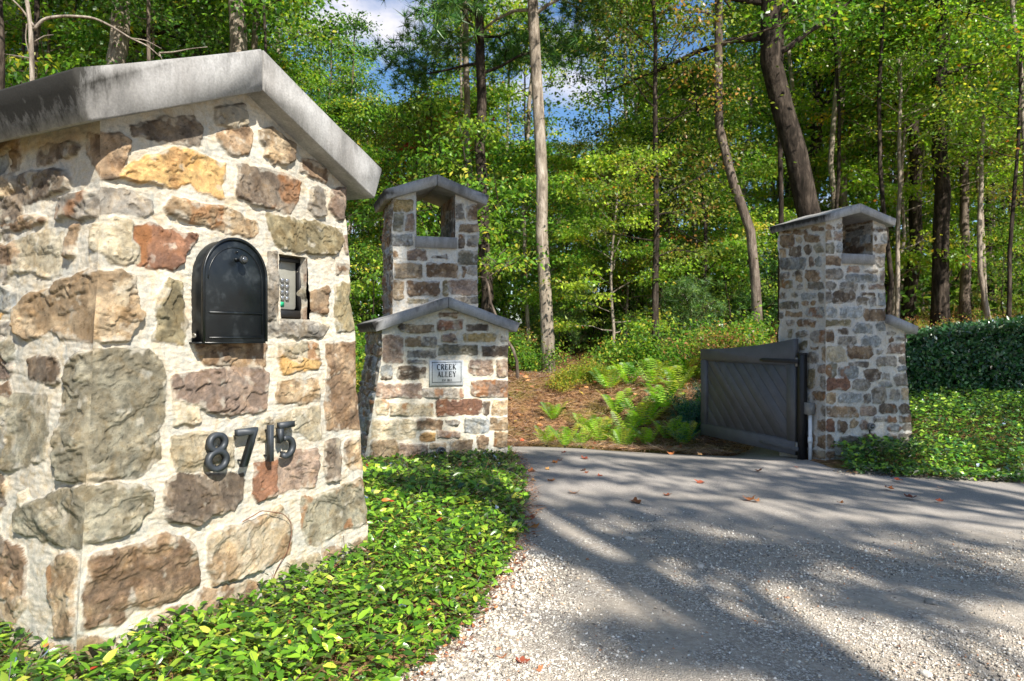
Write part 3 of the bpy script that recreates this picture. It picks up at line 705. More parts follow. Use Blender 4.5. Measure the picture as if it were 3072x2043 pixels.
# ---- pillar 3 (gate pillar, far right) ----
F3 = Frame(3.474, 7.30, .307)
P3 = thing('gate_pillar', (*F3.w(0, .4, -.14)[:2], -.14), 'far right tall grey-brown stone pillar that carries the open gate', 'pillar')
sl3 = (1.339 - 1.203) / .447; T3 = .366; N3 = .17; N3c = .055
zt3 = lambda u: CAM_Z + 1.339 - .09 - sl3 * np.abs(u) + .01
n3z0 = CAM_Z + (1013 - 792) / 2200 * 7.35; n3z1 = CAM_Z + (1013 - 762) / 2200 * 7.35
g3pal = ['grey', 'blue', 'brown', 'dark', 'greygreen', 'mauve', 'blue', 'grey', 'olive', 'brown', 'grey', 'tan', 'dark']
kw = dict(hmin=.075, hmax=.13, wmin=.13, wmax=.33, gap=.034, pal=g3pal, rnd=.6, split=0.08)
h3 = [(-.165, .21, n3z0, 9)]
WR = T3 + .26
e3 = lambda z: .13 * np.clip((1.0 - z) / 1.15, 0, 1.1) ** 1.2
z1c = (2330, 580, 3.92); z2c = (2380, 960, 3.5625)
L1 = [(50,490,215,640,'brown'),(225,505,300,580,'tan'),(320,475,515,580,'brown'),(140,615,295,745,'dark'),(320,610,420,725,'dark'),(445,585,560,700,'greygreen'),(40,645,110,755,'tan'),(30,755,355,905,'blue'),(380,745,440,865,'mauve'),(450,745,530,860,'blue'),
 (185,920,315,970,'dark'),(30,930,160,1000,'grey'),(230,975,310,1040,'tan'),(340,900,515,1040,'brown'),(30,1015,200,1125,'olive'),(235,1065,310,1130,'grey'),(365,1045,560,1130,'grey'),(30,1170,130,1245,'grey'),(175,1160,255,1220,'grey'),(290,1175,480,1250,'blue'),
 (30,1270,260,1365,'greygreen'),(290,1265,385,1315,'brown'),(400,1265,465,1315,'brown'),(490,1170,560,1290,'grey'),(100,1390,305,1450,'tan'),(350,1345,560,1460,'blue'),(30,1400,85,1470,'grey'),(110,1490,215,1550,'grey'),(245,1485,470,1568,'brown'),(190,430,370,480,'brown'),(410,395,560,445,'brown'),(60,440,170,475,'brown')]
R1 = [(545,585,690,700,'greygreen'),(545,740,760,850,'brown'),(545,885,770,1005,'grey'),(545,1035,700,1130,'grey'),(545,1150,640,1290,'grey'),(645,1150,920,1290,'dark'),(545,1330,700,1460,'blue'),(520,1485,875,1568,'olive'),(545,375,680,430,'brown'),(545,450,650,555,'tan'),(665,450,785,555,'mauve'),(700,590,785,700,'blue'),(700,360,785,410,'mauve'),
 (1115,405,1300,445,'dark'),(1225,490,1310,580,'blue'),(1145,490,1180,560,'dark'),(1130,600,1300,700,'tan'),(1165,745,1300,865,'grey'),(820,865,970,930,'mauve'),(1035,900,1190,935,'grey'),(1220,900,1300,1060,'mauve'),(810,950,1180,1040,'blue'),(745,1050,955,1140,'grey'),(990,1070,1045,1130,'grey'),(1080,1075,1300,1130,'mauve'),
 (985,1165,1145,1205,'dark'),(940,1220,1075,1310,'grey'),(1090,1220,1165,1320,'grey'),(1190,1180,1300,1310,'blue'),(745,1335,1000,1460,'blue'),(1015,1360,1300,1500,'brown')]
L2 = [(25,115,165,190,'grey'),(180,110,370,250,'grey'),(60,230,155,325,'olive'),(190,280,275,315,'brown'),(140,345,270,470,'grey'),(300,285,370,445,'tan'),(145,510,235,735,'olive'),(255,480,370,575,'mauve'),(285,600,370,735,'grey'),(135,770,185,850,'blue'),(205,760,370,865,'brown'),(195,890,250,1010,'brown'),(290,915,370,1030,'grey'),(250,1060,370,1190,'brown'),(130,1070,180,1190,'grey'),(130,1220,235,1370,'brown'),(262,1220,370,1370,'brown'),(100,1395,370,1480,'brown'),
 (20,340,110,470,'grey'),(30,500,120,600,'brown'),(20,640,120,740,'grey'),(-60,100,10,190,'olive'),(-70,220,40,300,'grey'),(-80,340,0,470,'brown'),(-80,520,10,620,'grey')]
R2 = [(350,110,430,245,'brown'),(475,90,585,155,'dark'),(645,35,850,150,'blue'),(885,30,985,115,'blue'),(465,180,685,270,'grey'),(715,170,935,290,'blue'),(350,280,560,445,'pale'),(575,285,855,415,'brown'),(880,320,960,365,'grey'),(885,390,1110,490,'grey'),(350,460,455,605,'greygreen'),(480,500,690,620,'blue'),(585,440,805,500,'grey'),(755,525,930,645,'dark'),(945,565,1035,635,'grey'),
 (350,620,600,745,'rust'),(630,640,820,750,'grey'),(910,660,1045,710,'blue'),(350,780,455,890,'tan'),(480,785,720,890,'blue'),(750,785,815,880,'grey'),(830,715,1000,885,'grey'),(350,920,685,1035,'brown'),(705,920,890,1025,'mauve'),(915,890,1110,1000,'dark'),(350,1060,440,1195,'rust'),(470,1080,580,1200,'brown'),(600,1065,695,1150,'tan'),(705,1070,800,1170,'mauve'),(850,1035,1000,1085,'grey'),(350,1230,440,1370,'brown'),(350,1395,450,1480,'brown'),(480,1240,700,1360,'grey'),(740,1210,900,1330,'brown')]
W2_ = [(1020,185,1075,240,'brown'),(1085,180,1210,225,'grey'),(1000,255,1225,360,'mauve'),(1125,385,1230,480,'grey'),(1000,395,1100,480,'grey'),(1110,495,1230,545,'blue'),(1065,570,1240,700,'grey'),(1155,715,1245,850,'tan'),(1030,745,1135,860,'grey'),(1120,890,1260,1000,'dark'),(1000,1020,1110,1100,'grey'),(1125,1015,1270,1095,'brown'),(1000,1115,1150,1195,'blue'),(1165,1110,1290,1190,'grey'),(990,1210,1100,1290,'brown'),(1115,1205,1290,1290,'grey'),(1000,120,1100,165,'grey')]
stL3 = rects(F3, z1c, L1, -T3, 'side', .006, 3) + rects(F3, z2c, L2, -T3, 'side', .006, 4)
stR3 = rects(F3, z1c, R1, .07, 'front', .006, 5) + rects(F3, z2c, R2, .07, 'front', .006, 6)
stW3 = rects(F3, z2c, W2_ + R2, .075, 'front', .006, 7)
parts = [stone_face(F3, 'front', (-.35, CAM_Z + 1.26), (-T3, T3), .0075, stR3, ztop=zt3, fixed=.07, seed=51, holes=h3, ubreaks=(-.165, .21), zbreaks=(n3z0,), mort='#bdb9b0', warp=.004, relief=.8, grow=.010),
 stone_face(F3, 'back', (-.35, CAM_Z + 1.26), (-T3, T3), .012, auto_stones(-.5, .5, -.2, 2.6, 52, **kw), ztop=zt3, fixed=.77, seed=52),
 stone_face(F3, 'left', (-.35, CAM_Z + 1.16), (.07, .77), .0075, stL3, fixed=-T3, seed=53, mort='#bdb9b0', relief=.8, warp=.0045, grow=.007),
 stone_face(F3, 'right', (-.35, CAM_Z + 1.16), (.07, .77), .012, auto_stones(0, .9, -.2, 2.4, 54, **kw), fixed=T3, seed=54)]
merge_faces('tower_stonework', parts, M_STONE, P3)
lining(F3, -.165, .21, n3z0, CAM_Z + 1.25, .07, .45, P3, 'niche', back=True, top=False, seed=55, res=.01)
gable_cap(F3, .447, 1.339, 1.203, .09, .016, .072, .84, P3, 'tower_coping', mat_=M_CONC)
mb = MB(); mb.box((-.175, .045, n3z0), (.22, .44, n3z1), lambda v: F3.w(v[0], v[1], v[2]), bev=.004); attach(mb.build('niche_sill', M_CONC), P3)
# its lower wing: only the half on the right of the tower shows; front flush with the tower
ztr = lambda u: 1.255 - .34 * (u - T3)
parts = [stone_face(F3, 'front', (-.35, 1.27), (T3 - .005, WR), .0075, stW3, ztop=ztr, e_r=e3, fixed=.075, seed=56, mort='#bdb9b0', relief=.8, warp=.0045, grow=.007, corner=False),
 stone_face(F3, 'right', (-.35, 1.15), (.075, 1.2), .012, auto_stones(0, 1.3, -.2, 1.2, 57, **kw), e_r=e3, fixed=WR, seed=57)]
merge_faces('wing_stonework', parts, M_STONE, P3)
mb = MB()
prof = [(T3 + .004, 1.335), (WR + .105, 1.215), (WR + .085, 1.135), (T3 + .004, 1.25)]
mb.prism(prof, .0, 1.25, lambda v: F3.w(v[0], v[2], v[1])); attach(mb.build('wing_coping', M_CONC2), P3)

# ------------------------------------------------------------------ things on the pillars
def onface(frame, d): return lambda v: frame.w(v[0], d - v[2], v[1])    # local (along, up, out)
# mailbox
mx0, mzb = F1.ray(611, 1026, 'front', B1 - .062); mx1, _ = F1.ray(799, 1026, 'front', B1 - .062); _, mzt = F1.ray(700, 716, 'front', B1 - .062)
mw = (mx1 - mx0) / 2; mc = (mx0 + mx1) / 2
def arch(hw, z0, zt, n=22, cx=0):
    r = hw; zc = zt - r * .98
    return [(cx - hw, z0), (cx + hw, z0)] + [(cx + hw * cos(t), zc + r * .98 * sin(t)) for t in np.linspace(0, pi, n)]
MBX = thing('mailbox', tuple(F1.w(mc, B1, mzb)), 'black arched steel mailbox set into the near stone pillar above the house number', 'mailbox')
m = MB(); m.prism(arch(mw * .985, mzb, mzt - .004, cx=mc), -.10, .052, onface(F1, B1), bev=.003); attach(m.build('body', M_BLACK), MBX)
m = MB(); m.prism(arch(mw, mzb - .002, mzt, cx=mc), .050, .060, onface(F1, B1), bev=.004)
dr = attach(m.build('door', M_BLACK), MBX)
m = MB()
oa = arch(mw * .998, mzb, mzt, 30, mc)[1:]; pts = [F1.w(p[0], B1 - .062, p[1]) for p in oa + [(mc - mw * .998, mzb)]]
m.tube(pts, .0055, 8); q = attach(m.build('rolled_rim', M_BLACK, smooth=True), MBX)
m = MB(); zc = mzb + .27 * (mzt - mzb); m.box((mc - mw * .84, zc, .058), (mc + mw * .84, zc + .007, .0655), onface(F1, B1), bev=.002)
m.box((mc - mw * .84, mzb + .012, .058), (mc + mw * .84, mzb + .018, .064), onface(F1, B1), bev=.002)
ins = arch(mw * .86, mzb + .03, mzt - .03, 26, mc)[1:]; m.tube([F1.w(p[0], B1 - .0605, p[1]) for p in ins], .0022, 6); attach(m.build('door_pressing', M_BLACK), MBX)
ku, kz = F1.ray(733, 779, 'front', B1 - .095)
def lathe(frame, d0, u, z, prof, k=20):
    V = []; F = []
    for (r, o_) in prof:
        for j in range(k): t = j / k * 2 * pi; V.append(frame.w(u + r * cos(t), d0 - o_, z + r * sin(t)))
    for i in range(len(prof) - 1):
        for j in range(k): q2 = (j + 1) % k; F.append([i * k + j, i * k + q2, (i + 1) * k + q2, (i + 1) * k + j])
    F.append([(len(prof) - 1) * k + j for j in range(k)]); return V, F
m = MB(); m.add(*lathe(F1, B1 - .06, ku, kz, [(.006, 0), (.006, .022), (.014, .024), (.017, .028), (.017, .034), (.015, .037), (.0145, .034)])); attach(m.build('knob', M_BLACK, smooth=False), MBX)
m = MB(); m.add(*lathe(F1, B1 - .06, ku, kz, [(.013, .030), (.013, .036), (.010, .041), (.004, .043)])); k_ = m.build('knob_face', M_GLASSK, smooth=True); attach(k_, MBX)
m = MB()
for (px, py, r) in ((711, 756, .004), (708, 778, .006)):
    a, b = F1.ray(px, py, 'front', B1 - .063); m.add(*lathe(F1, B1 - .06, a, b, [(r, 0), (r, .005), (r * .6, .008)], 12))
attach(m.build('rivet', M_BLACK, smooth=True), MBX)
# front lip and hinge screw low on the left
m = MB(); m.box((mc - mw - .012, mzb - .006, .0), (mc + mw, mzb + .0, .058), onface(F1, B1)); attach(m.build('hinge_lip', M_BLACK), MBX)
a, b = F1.ray(583, 1015, 'side', mc - mw)
m = MB(); V, F = lathe(F1, 0, 0, 0, [(.010, 0), (.010, .004), (.006, .006), (.004, .003)], 14)
Mx = lambda v: F1.w(mc - mw - .004 - v[2] * 0 - v[2], B1 - .022 + v[0], mzb + .022 + v[1])
kk = 14; V = []
for (r, o_) in [(.009, 0), (.009, .004), (.006, .006), (.0035, .003)]:
    for j in range(kk): t = j / kk * 2 * pi; V.append(Mx((r * cos(t), r * sin(t), o_)))
F = [[i * kk + j, i * kk + (j + 1) % kk, (i + 1) * kk + (j + 1) % kk, (i + 1) * kk + j] for i in range(3) for j in range(kk)] + [[3 * kk + j for j in range(kk)]]
m.add(V, F); attach(m.build('hinge_screw', M_BRASS), MBX)

# keypad
KB = B1 + .055
KP = thing('entry_keypad', tuple(F1.w((KU0 + KU1) / 2, B1 + RD, KZ0)), 'pale grey keypad with chrome keys in a black housing recessed beside the mailbox', 'keypad')
pu1, pz0 = F1.ray(884.5, 930, 'front', KB); _, pz1 = F1.ray(870, 764, 'front', KB); pu0 = pu1 - .155
hu1, hz0 = F1.ray(899, 958, 'front', KB - .02)
_, hz1 = F1.ray(880, 755, 'front', KB - .02)
m = MB(); m.box((pu0 - .02, KZ0 + .004, -.07), (pu1 + .02, KZ1 - .006, -.058), onface(F1, B1), bev=.002)
m.box((pu1 + .003, KZ0 + .006, -.06), (pu1 + .020, KZ1 - .006, -.030), onface(F1, B1), bev=.003)
m.box((pu0 - .02, KZ0 + .006, -.06), (pu0 - .004, KZ1 - .006, -.030), onface(F1, B1), bev=.003)
m.box((pu0 - .004, KZ1 - .022, -.06), (pu1 + .003, KZ1 - .006, -.028), onface(F1, B1), bev=.003)
m.box((pu0 - .004, KZ0 + .006, -.06), (pu1 + .003, pz0 - .004, -.026), onface(F1, B1), bev=.003)
attach(m.build('housing', M_FLATBLACK), KP)
m = MB(); r_ = .014
def rrect(x0, z0, x1, z1, r, n=5):
    P = []
    for cx, cz, a0 in ((x1 - r, z0 + r, -pi / 2), (x1 - r, z1 - r, 0), (x0 + r, z1 - r, pi / 2), (x0 + r, z0 + r, pi)):
        for k in range(n + 1): t = a0 + k / n * pi / 2; P.append((cx + r * cos(t), cz + r * sin(t)))
    return P
m.prism(rrect(pu0, pz0, pu1, pz1, r_), -.058, -.050, onface(F1, B1), bev=.002); attach(m.build('face_plate', M_PLATE), KP)
gw = (pu1 - pu0)
for r in range(4):
    for c in range(3):
        cx = pu1 - .052 - (2 - c) * .026; cz = pz0 + .045 + r * .024
        m = MB(); m.prism(rrect(cx - .009, cz - .008, cx + .009, cz + .008, .003, 2), -.050, -.041, onface(F1, B1), bev=.002); attach(m.build('key', M_KEY), KP)
m = MB(); m.add(*lathe(F1, KB - .004, pu1 - .105, pz1 - .035, [(.016, 0), (.016, .004), (.012, .004), (.008, .006)], 18)); attach(m.build('camera_lens', M_GLASSK, smooth=False), KP)
m = MB(); m.prism(rrect(pu1 - .090, pz0 + .010, pu1 - .066, pz0 + .030, .004, 2), -.050, -.0485, onface(F1, B1)); attach(m.build('green_mark', M_GREEN), KP)

# house numbers: strokes -> solid digits
def stroke_poly(pts, wdt):
    P = np.array(pts, float); T_ = np.gradient(P, axis=0); T_ /= np.linalg.norm(T_, axis=1)[:, None]; Nn = np.stack([-T_[:, 1], T_[:, 0]], 1)
    return P + Nn * wdt / 2, P - Nn * wdt / 2
def ribbon(m, pts, wdt, z0, z1, M, closed=False):
    P = np.array(pts, float); n = len(P)
    if closed: T_ = np.roll(P, -1, 0) - np.roll(P, 1, 0)
    else: T_ = np.gradient(P, axis=0)
    T_ /= np.linalg.norm(T_, axis=1)[:, None]; Nn = np.stack([-T_[:, 1], T_[:, 0]], 1) * np.asarray(wdt).reshape(-1, 1) / 2
    A = P + Nn; B = P - Nn; V = []
    for q, z in ((A, z0), (B, z0), (B, z1), (A, z1)): V.append(np.c_[q, np.full(n, z)])
    V = np.concatenate(V); F = []
    for i in range(n if closed else n - 1):
        j = (i + 1) % n
        for k in range(4): k2 = (k + 1) % 4; F.append([k * n + i, k2 * n + i, k2 * n + j, k * n + j])
    if not closed: F.append([0, 3 * n, 2 * n, n]); F.append([n - 1, 2 * n - 1, 3 * n - 1, 4 * n - 1])
    m.add(np.array([M(v) for v in V]), F)
DG = B1 - .034
digs = {'8': (618, 1293.6, 684, 1415), '7': (709, 1279, 769, 1398), '1': (802, 1272, 820, 1384), '5': (836, 1262, 883, 1374)}
for k, (x0, y0, x1, y1) in digs.items():
    u0, _ = F1.ray(x0, y0, 'front', DG); u1, _ = F1.ray(x1, y0, 'front', DG); xm = (x0 + x1) / 2
    _, zt = F1.ray(xm, y0 + (6 if k in '7' else 3), 'front', DG); _, zb = F1.ray(xm, y1, 'front', DG); uc = (u0 + u1) / 2; W = u1 - u0; Hh = zt - zb; sw_ = .0185
    M = lambda v: F1.w(uc + v[0], DG + .010 - v[2], zb + v[1]); m = MB()
    if k == '8':
        for cz, r, rx in ((Hh * .735, Hh * .265, W * .44), (Hh * .29, Hh * .29, W * .5)):
            ribbon(m, [((rx - sw_ / 2) * cos(t), cz + (r - sw_ / 2) * sin(t)) for t in np.linspace(0, 2 * pi, 36)[:-1]], sw_, 0 if cz > Hh / 2 else .0004, .020 if cz > Hh / 2 else .0204, M, True)
    elif k == '7':
        m.prism([(-W / 2, Hh - .024), (W * .22, Hh - .024), (-W * .28, 0), (-W * .28 + .022, 0), (W / 2, Hh - .012), (W / 2, Hh), (-W / 2, Hh)][::1], 0, .02, M)
    elif k == '1':
        m.prism([(-.0095, 0), (.0095, 0), (.0095, Hh), (-.0095, Hh)], 0, .02, M, bev=.001)
    else:
        arc = [(-W * .30 + 0, .016)] + [(-W * .05 + (W * .55 - sw_ / 2) * cos(t), Hh * .31 + (Hh * .31 - sw_ / 2) * sin(t)) for t in np.linspace(-pi * .55, pi * .62, 20)]
        ribbon(m, arc, sw_, 0, .02, M)
        m.prism([(-W / 2, Hh * .44), (-W / 2 + sw_, Hh * .50), (-W / 2 + sw_, Hh - .0235), (-W / 2, Hh - .0235)], 0, .0196, M)
        m.prism([(-W / 2, Hh - .023), (W * .42, Hh - .023), (W * .42, Hh), (-W / 2, Hh)], 0, .02, M)
    o = m.build('house_number', M_NUM)
    mid = Vector(F1.w(uc, DG, zb)); o.data.transform(Matrix.Translation(-mid)); o.location = mid
    tag(o, {'8': 'dark metal digit 8, first of the house number 8715 on the near pillar', '7': 'dark metal digit 7, second in the house number 8715 on the near pillar', '1': 'dark metal digit 1, third in the house number 8715 on the near pillar', '5': 'dark metal digit 5, last of the house number 8715 on the near pillar'}[k], 'house number', 'digits of the house number')
    # stand-off pins
    for zz in (Hh * .15, Hh * .85):
        ox_ = 0 if k != '7' else (-.012 if zz < Hh / 2 else .012)
        m = MB(); m.box((ox_ - .003, zz - .003, -.03), (ox_ + .003, zz + .003, .001), M)
        pn = m.build('standoff_pin', M_FLATBLACK); pn.parent = o; pn.matrix_parent_inverse = Matrix.Translation(-mid)

# plaque with lettering
PD = .06 - .012
pl = {}
a0, z1_ = F2.ray(1288.6, 1081, 'front', PD); a1, z0_ = F2.ray(1390, 1155, 'front', PD); _, z1b = F2.ray(1390, 1081, 'front', PD)
z1_ = (z1_ + z1b) / 2
PQ = thing('name_plaque', tuple(F2.w((a0 + a1) / 2, .06, z0_)), 'pale metal plaque reading CREEK ALLEY on the wing of the middle pillar', 'plaque')
m = MB(); m.box((a0, z0_, -.03), (a1, z1_, .015), onface(F2, .055), bev=.002); attach(m.build('plate', M_PLAQUE), PQ)
Mq = onface(F2, .055)
pw = a1 - a0; ph = z1_ - z0_
m = MB(); ix0, ix1, iz0, iz1 = a0 + .065 * pw, a1 - .065 * pw, z0_ + .12 * ph, z1_ - .06 * ph; lw = .0045
for b_ in (((ix0, iz0), (ix1, iz0 + lw)), ((ix0, iz1 - lw), (ix1, iz1)), ((ix0, iz0 + lw), (ix0 + lw, iz1 - lw)), ((ix1 - lw, iz0 + lw), (ix1, iz1 - lw))):
    m.box((*b_[0], .014), (*b_[1], .0168), Mq)
attach(m.build('border', M_LETTER), PQ)
GL = {  # strokes in a 1x1 cell: (points, relative width)
 'C': [([(.5 + .46 * cos(t), .5 + .5 * sin(t)) for t in np.linspace(.9, 2 * pi - .9, 16)], 1.), ([(.80, .96), (.82, .72)], .5)],
 'R': [([(.18, 0), (.18, 1)], 1.1), ([(.05, .03), (.35, .03)], .4), ([(.05, .97), (.45, .97)], .4), ([(.2, .97), (.55, .96), (.74, .84), (.74, .66), (.55, .53), (.2, .51)], .8), ([(.45, .52), (.86, .02)], 1.1), ([(.75, .03), (1, .03)], .4)],
 'E': [([(.2, 0), (.2, 1)], 1.1), ([(.05, .035), (.86, .035)], .5), ([(.05, .965), (.82, .965)], .5), ([(.2, .51), (.66, .51)], .5), ([(.84, .04), (.88, .25)], .5), ([(.80, .96), (.82, .78)], .5), ([(.66, .42), (.66, .6)], .4)],
 'K': [([(.2, 0), (.2, 1)], 1.1), ([(.05, .03), (.36, .03)], .4), ([(.05, .97), (.36, .97)], .4), ([(.22, .42), (.8, .96)], .55), ([(.4, .56), (.86, .03)], 1.1), ([(.7, .97), (.95, .97)], .4), ([(.72, .03), (1, .03)], .4)],
 'A': [([(.12, 0), (.5, 1)], .55), ([(.48, 1), (.86, 0)], 1.15), ([(.25, .36), (.72, .36)], .5), ([(0, .03), (.26, .03)], .4), ([(.72, .03), (1, .03)], .4)],
 'L': [([(.22, 0), (.22, 1)], 1.1), ([(.05, .035), (.86, .035)], .5), ([(.05, .97), (.4, .97)], .4), ([(.84, .04), (.88, .28)], .5)],
 'Y': [([(.1, 1), (.5, .46)], 1.1), ([(.9, 1), (.5, .46)], .55), ([(.5, .5), (.5, 0)], 1.1), ([(.35, .03), (.66, .03)], .4), ([(0, .97), (.25, .97)], .4), ([(.75, .97), (1, .97)], .4)],
 'S': [([(.8, .8), (.6, .97), (.3, .93), (.2, .74), (.4, .56), (.7, .44), (.82, .22), (.6, .03), (.3, .03), (.16, .22)], .9)],
 'T': [([(.5, 0), (.5, 1)], 1.), ([(.08, .96), (.92, .96)], .6)],
 '2': [([(.2, .75), (.3, .94), (.6, .98), (.8, .8), (.7, .55), (.2, .04)], .8), ([(.15, .04), (.85, .04)], .9)],
 '0': [([(.5 + .36 * cos(t), .5 + .48 * sin(t)) for t in np.linspace(0, 2 * pi, 18)], .9)],
 '1': [([(.5, 0), (.5, 1)], 1.), ([(.3, .8), (.5, .98)], .6)],
 '3': [([(.2, .9), (.5, .98), (.78, .8), (.7, .56), (.45, .52), (.75, .44), (.82, .2), (.55, .02), (.18, .1)], .8)]}
def text(s_, x0, x1, zlo, zhi, sw__, name):
    m = MB(); n = len(s_); cw = (x1 - x0) / n; lay = 0
    for i, ch in enumerate(s_):
        if ch == ' ': continue
        for pts, k in GL[ch]:
            lay += 1
            P = [(x0 + i * cw + (.06 + p[0] * .86) * cw, zlo + p[1] * (zhi - zlo)) for p in pts]
            ribbon(m, P, sw__ * k, .0145, .0165 + .00012 * (lay % 7), Mq)
    attach(m.build(name, M_LETTER), PQ)
tx = lambda px: F2.ray(1270 + px / 14.25, 1110, 'front', PD)[0]
tz = lambda py: F2.ray(1339, 1060 + py / 14.25, 'front', PD)[1]
text('CREEK', tx(575), tx(1400), tz(700), tz(460), .0080, 'lettering')
text('ALLEY', tx(590), tx(1400), tz(1010), tz(770), .0080, 'lettering')
text('EST 2013', tx(800), tx(1210), tz(1190), tz(1105), .0040, 'lettering')

# landscape spot lights at the wall feet
def spot_light(frame, d, px, py, label, r=.045):
    u, z = frame.ray(px, py, 'front', d)
    o = thing('landscape_light', tuple(frame.w(u, d, z)), label, 'light', None)
    m = MB(); m.add(*lathe(frame, d + .02, u, z, [(r, -.06), (r * 1.05, .03), (r * 1.08, .05), (r * .93, .055), (r * .86, .04)], 24)); attach(m.build('housing', M_BOX, smooth=False), o)
    m = MB(); m.add(*lathe(frame, d + .02, u, z, [(r * .6, .038), (r * .58, .05), (r * .4, .056), (r * .1, .058)], 20)); attach(m.build('lens', M_GLASSK, smooth=True), o)
    m = MB(); m.tube([frame.w(u, d + .01, z - r), frame.w(u, d + .01, z - .2)], .01, 8); attach(m.build('stake', M_FLATBLACK), o)
spot_light(F2, .045, 1322, 1354, 'small round spotlight at the foot of the middle pillar below the plaque', .042)
spot_light(F3, .06, 2611, 1279, 'dark round spotlight low on the right gate pillar behind the groundcover', .036)

# ------------------------------------------------------------------ gate
hg = np.array([2.93, 7.55]); fr_ = np.array([2.38, 9.18]); gl_ = float(np.linalg.norm(fr_ - hg)); gd = (fr_ - hg) / gl_; gn = np.array([gd[1] * -1, gd[0]])
if gn @ hg > 0: gn = -gn                      # outwards, towards the camera side
def MG(v): p = hg + gd * v[0] + gn * v[2]; return np.array([p[0], p[1], v[1]])
GT = thing('timber_gate', (hg[0], hg[1], -.12), 'grey timber gate leaf with diagonal boards standing open beside the right pillar', 'gate')
g0, gtop = -.11, lambda u: .962 + .128 * np.clip(1 - u / gl_, 0, 1) ** 1.9
st = .12
m = MB(); uu = np.linspace(.0, gl_, 28)
top = [(u, gtop(u)) for u in uu]; und = [(u, gtop(gl_) - .135) for u in (0., gl_)]
m.prism([und[0], und[1]] + top[::-1], -.022, .024, MG, bev=.004); attach(m.build('top_rail', M_GATE), GT)
m = MB(); m.box((0, g0, -.022), (gl_, g0 + .14, .024), MG, bev=.004); attach(m.build('bottom_rail', M_GATE), GT)
for (a, b) in ((.0, st), (gl_ - st, gl_)):
    m = MB(); m.box((a, g0 + .142, -.022), (b, gtop(gl_) - .137, .0235), MG, bev=.004); attach(m.build('stile', M_GATE), GT)
def clip(poly, f):
    o = []
    for i in range(len(poly)):
        p, q = poly[i], poly[(i + 1) % len(poly)]; a, b = f(p), f(q)
        if a >= 0: o.append(p)
        if (a >= 0) != (b >= 0): t = a / (a - b); o.append((p[0] + (q[0] - p[0]) * t, p[1] + (q[1] - p[1]) * t))
    return o
ru0, ru1, rv0, rv1 = st, gl_ - st, g0 + .14, gtop(gl_) - .135
m = MB(); bw = .125; s2 = math.sqrt(.5)
for k in range(-14, 16):
    c = k * bw; h_ = bw / 2 - .002; P = []
    ctr = np.array([0., 0.]) + np.array([s2, -s2]) * c
    for a_, b_ in ((-3, -h_), (3, -h_), (3, h_), (-3, h_)): P.append((ctr[0] + s2 * a_ - s2 * -b_ * -1 * -1, ctr[1] + s2 * a_ + s2 * b_ * -1))
    P = [tuple(ctr + np.array([s2, s2]) * a_ + np.array([s2, -s2]) * b_) for a_, b_ in ((-3, -h_), (3, -h_), (3, h_), (-3, h_))]
    for f in (lambda p: p[0] - ru0, lambda p: ru1 - p[0], lambda p: p[1] - rv0, lambda p: rv1 - p[1]):
        P = clip(P, f)
        if len(P) < 3: break
    if len(P) >= 3: m.prism(P[::-1], -.012, .006 + .0006 * (k % 3), MG, bev=.002)
m.box((ru0 - .01, rv0 - .01, -.018), (ru1 + .01, rv1 + .01, -.010), MG)
attach(m.build('diagonal_board_panel', M_GATE), GT)
m = MB(); m.box((ru0, rv1 - .012, .005), (ru1, rv1, .016), MG); m.box((ru0, rv0, .005), (ru1, rv0 + .012, .016), MG); m.box((ru0, rv0 + .012, .005), (ru0 + .012, rv1 - .012, .016), MG); m.box((ru1 - .012, rv0 + .012, .005), (ru1, rv1 - .012, .016), MG)
attach(m.build('panel_moulding', M_GATE), GT)
for (z, mt_) in ((gtop(gl_) - .105, M_FLATBLACK), (g0 + .07, M_GATE)):
    m = MB(); m.prism([(-.06, z - .022), (.50, z - .020), (.545, z - .012), (.56, z), (.545, z + .012), (.50, z + .020), (-.06, z + .022)], .0245, .034, MG, bev=.002)
    for q in (.06, .2, .34, .47): m.prism([(q + .008 * cos(t), z + .008 * sin(t)) for t in np.linspace(0, 2 * pi, 9)[:-1]], .034, .039, MG)
    m.tube([MG((-.05, z - .05, .01)), MG((-.05, z + .05, .01))], .014, 10)
    attach(m.build('strap_hinge', mt_), GT)
pc = hg - gd * .075
GP = thing('gate_post', (pc[0], pc[1], -.16), 'black square steel post between the open gate and the right pillar', 'post')
MP = lambda v: np.array([*(pc + gd * v[0] + gn * v[1]), v[2]])
m = MB(); m.box((-.032, -.04, -.3), (.032, .025, .93), MP, bev=.004); attach(m.build('shaft', M_FLATBLACK), GP)
m = MB(); m.box((-.036, -.044, .932), (.036, .029, .945), MP, bev=.003); attach(m.build('cap', M_FLATBLACK), GP)
m = MB(); m.add(*lathe(F3, 0, 0, 0, [(.006, 0)], 8)) if False else None
for z in (.85, -.02):
    m = MB(); m.box((.033, -.02, z - .045), (.06, .03, z + .045), MP, bev=.002); attach(m.build('hinge_bracket', M_BOX), GP)
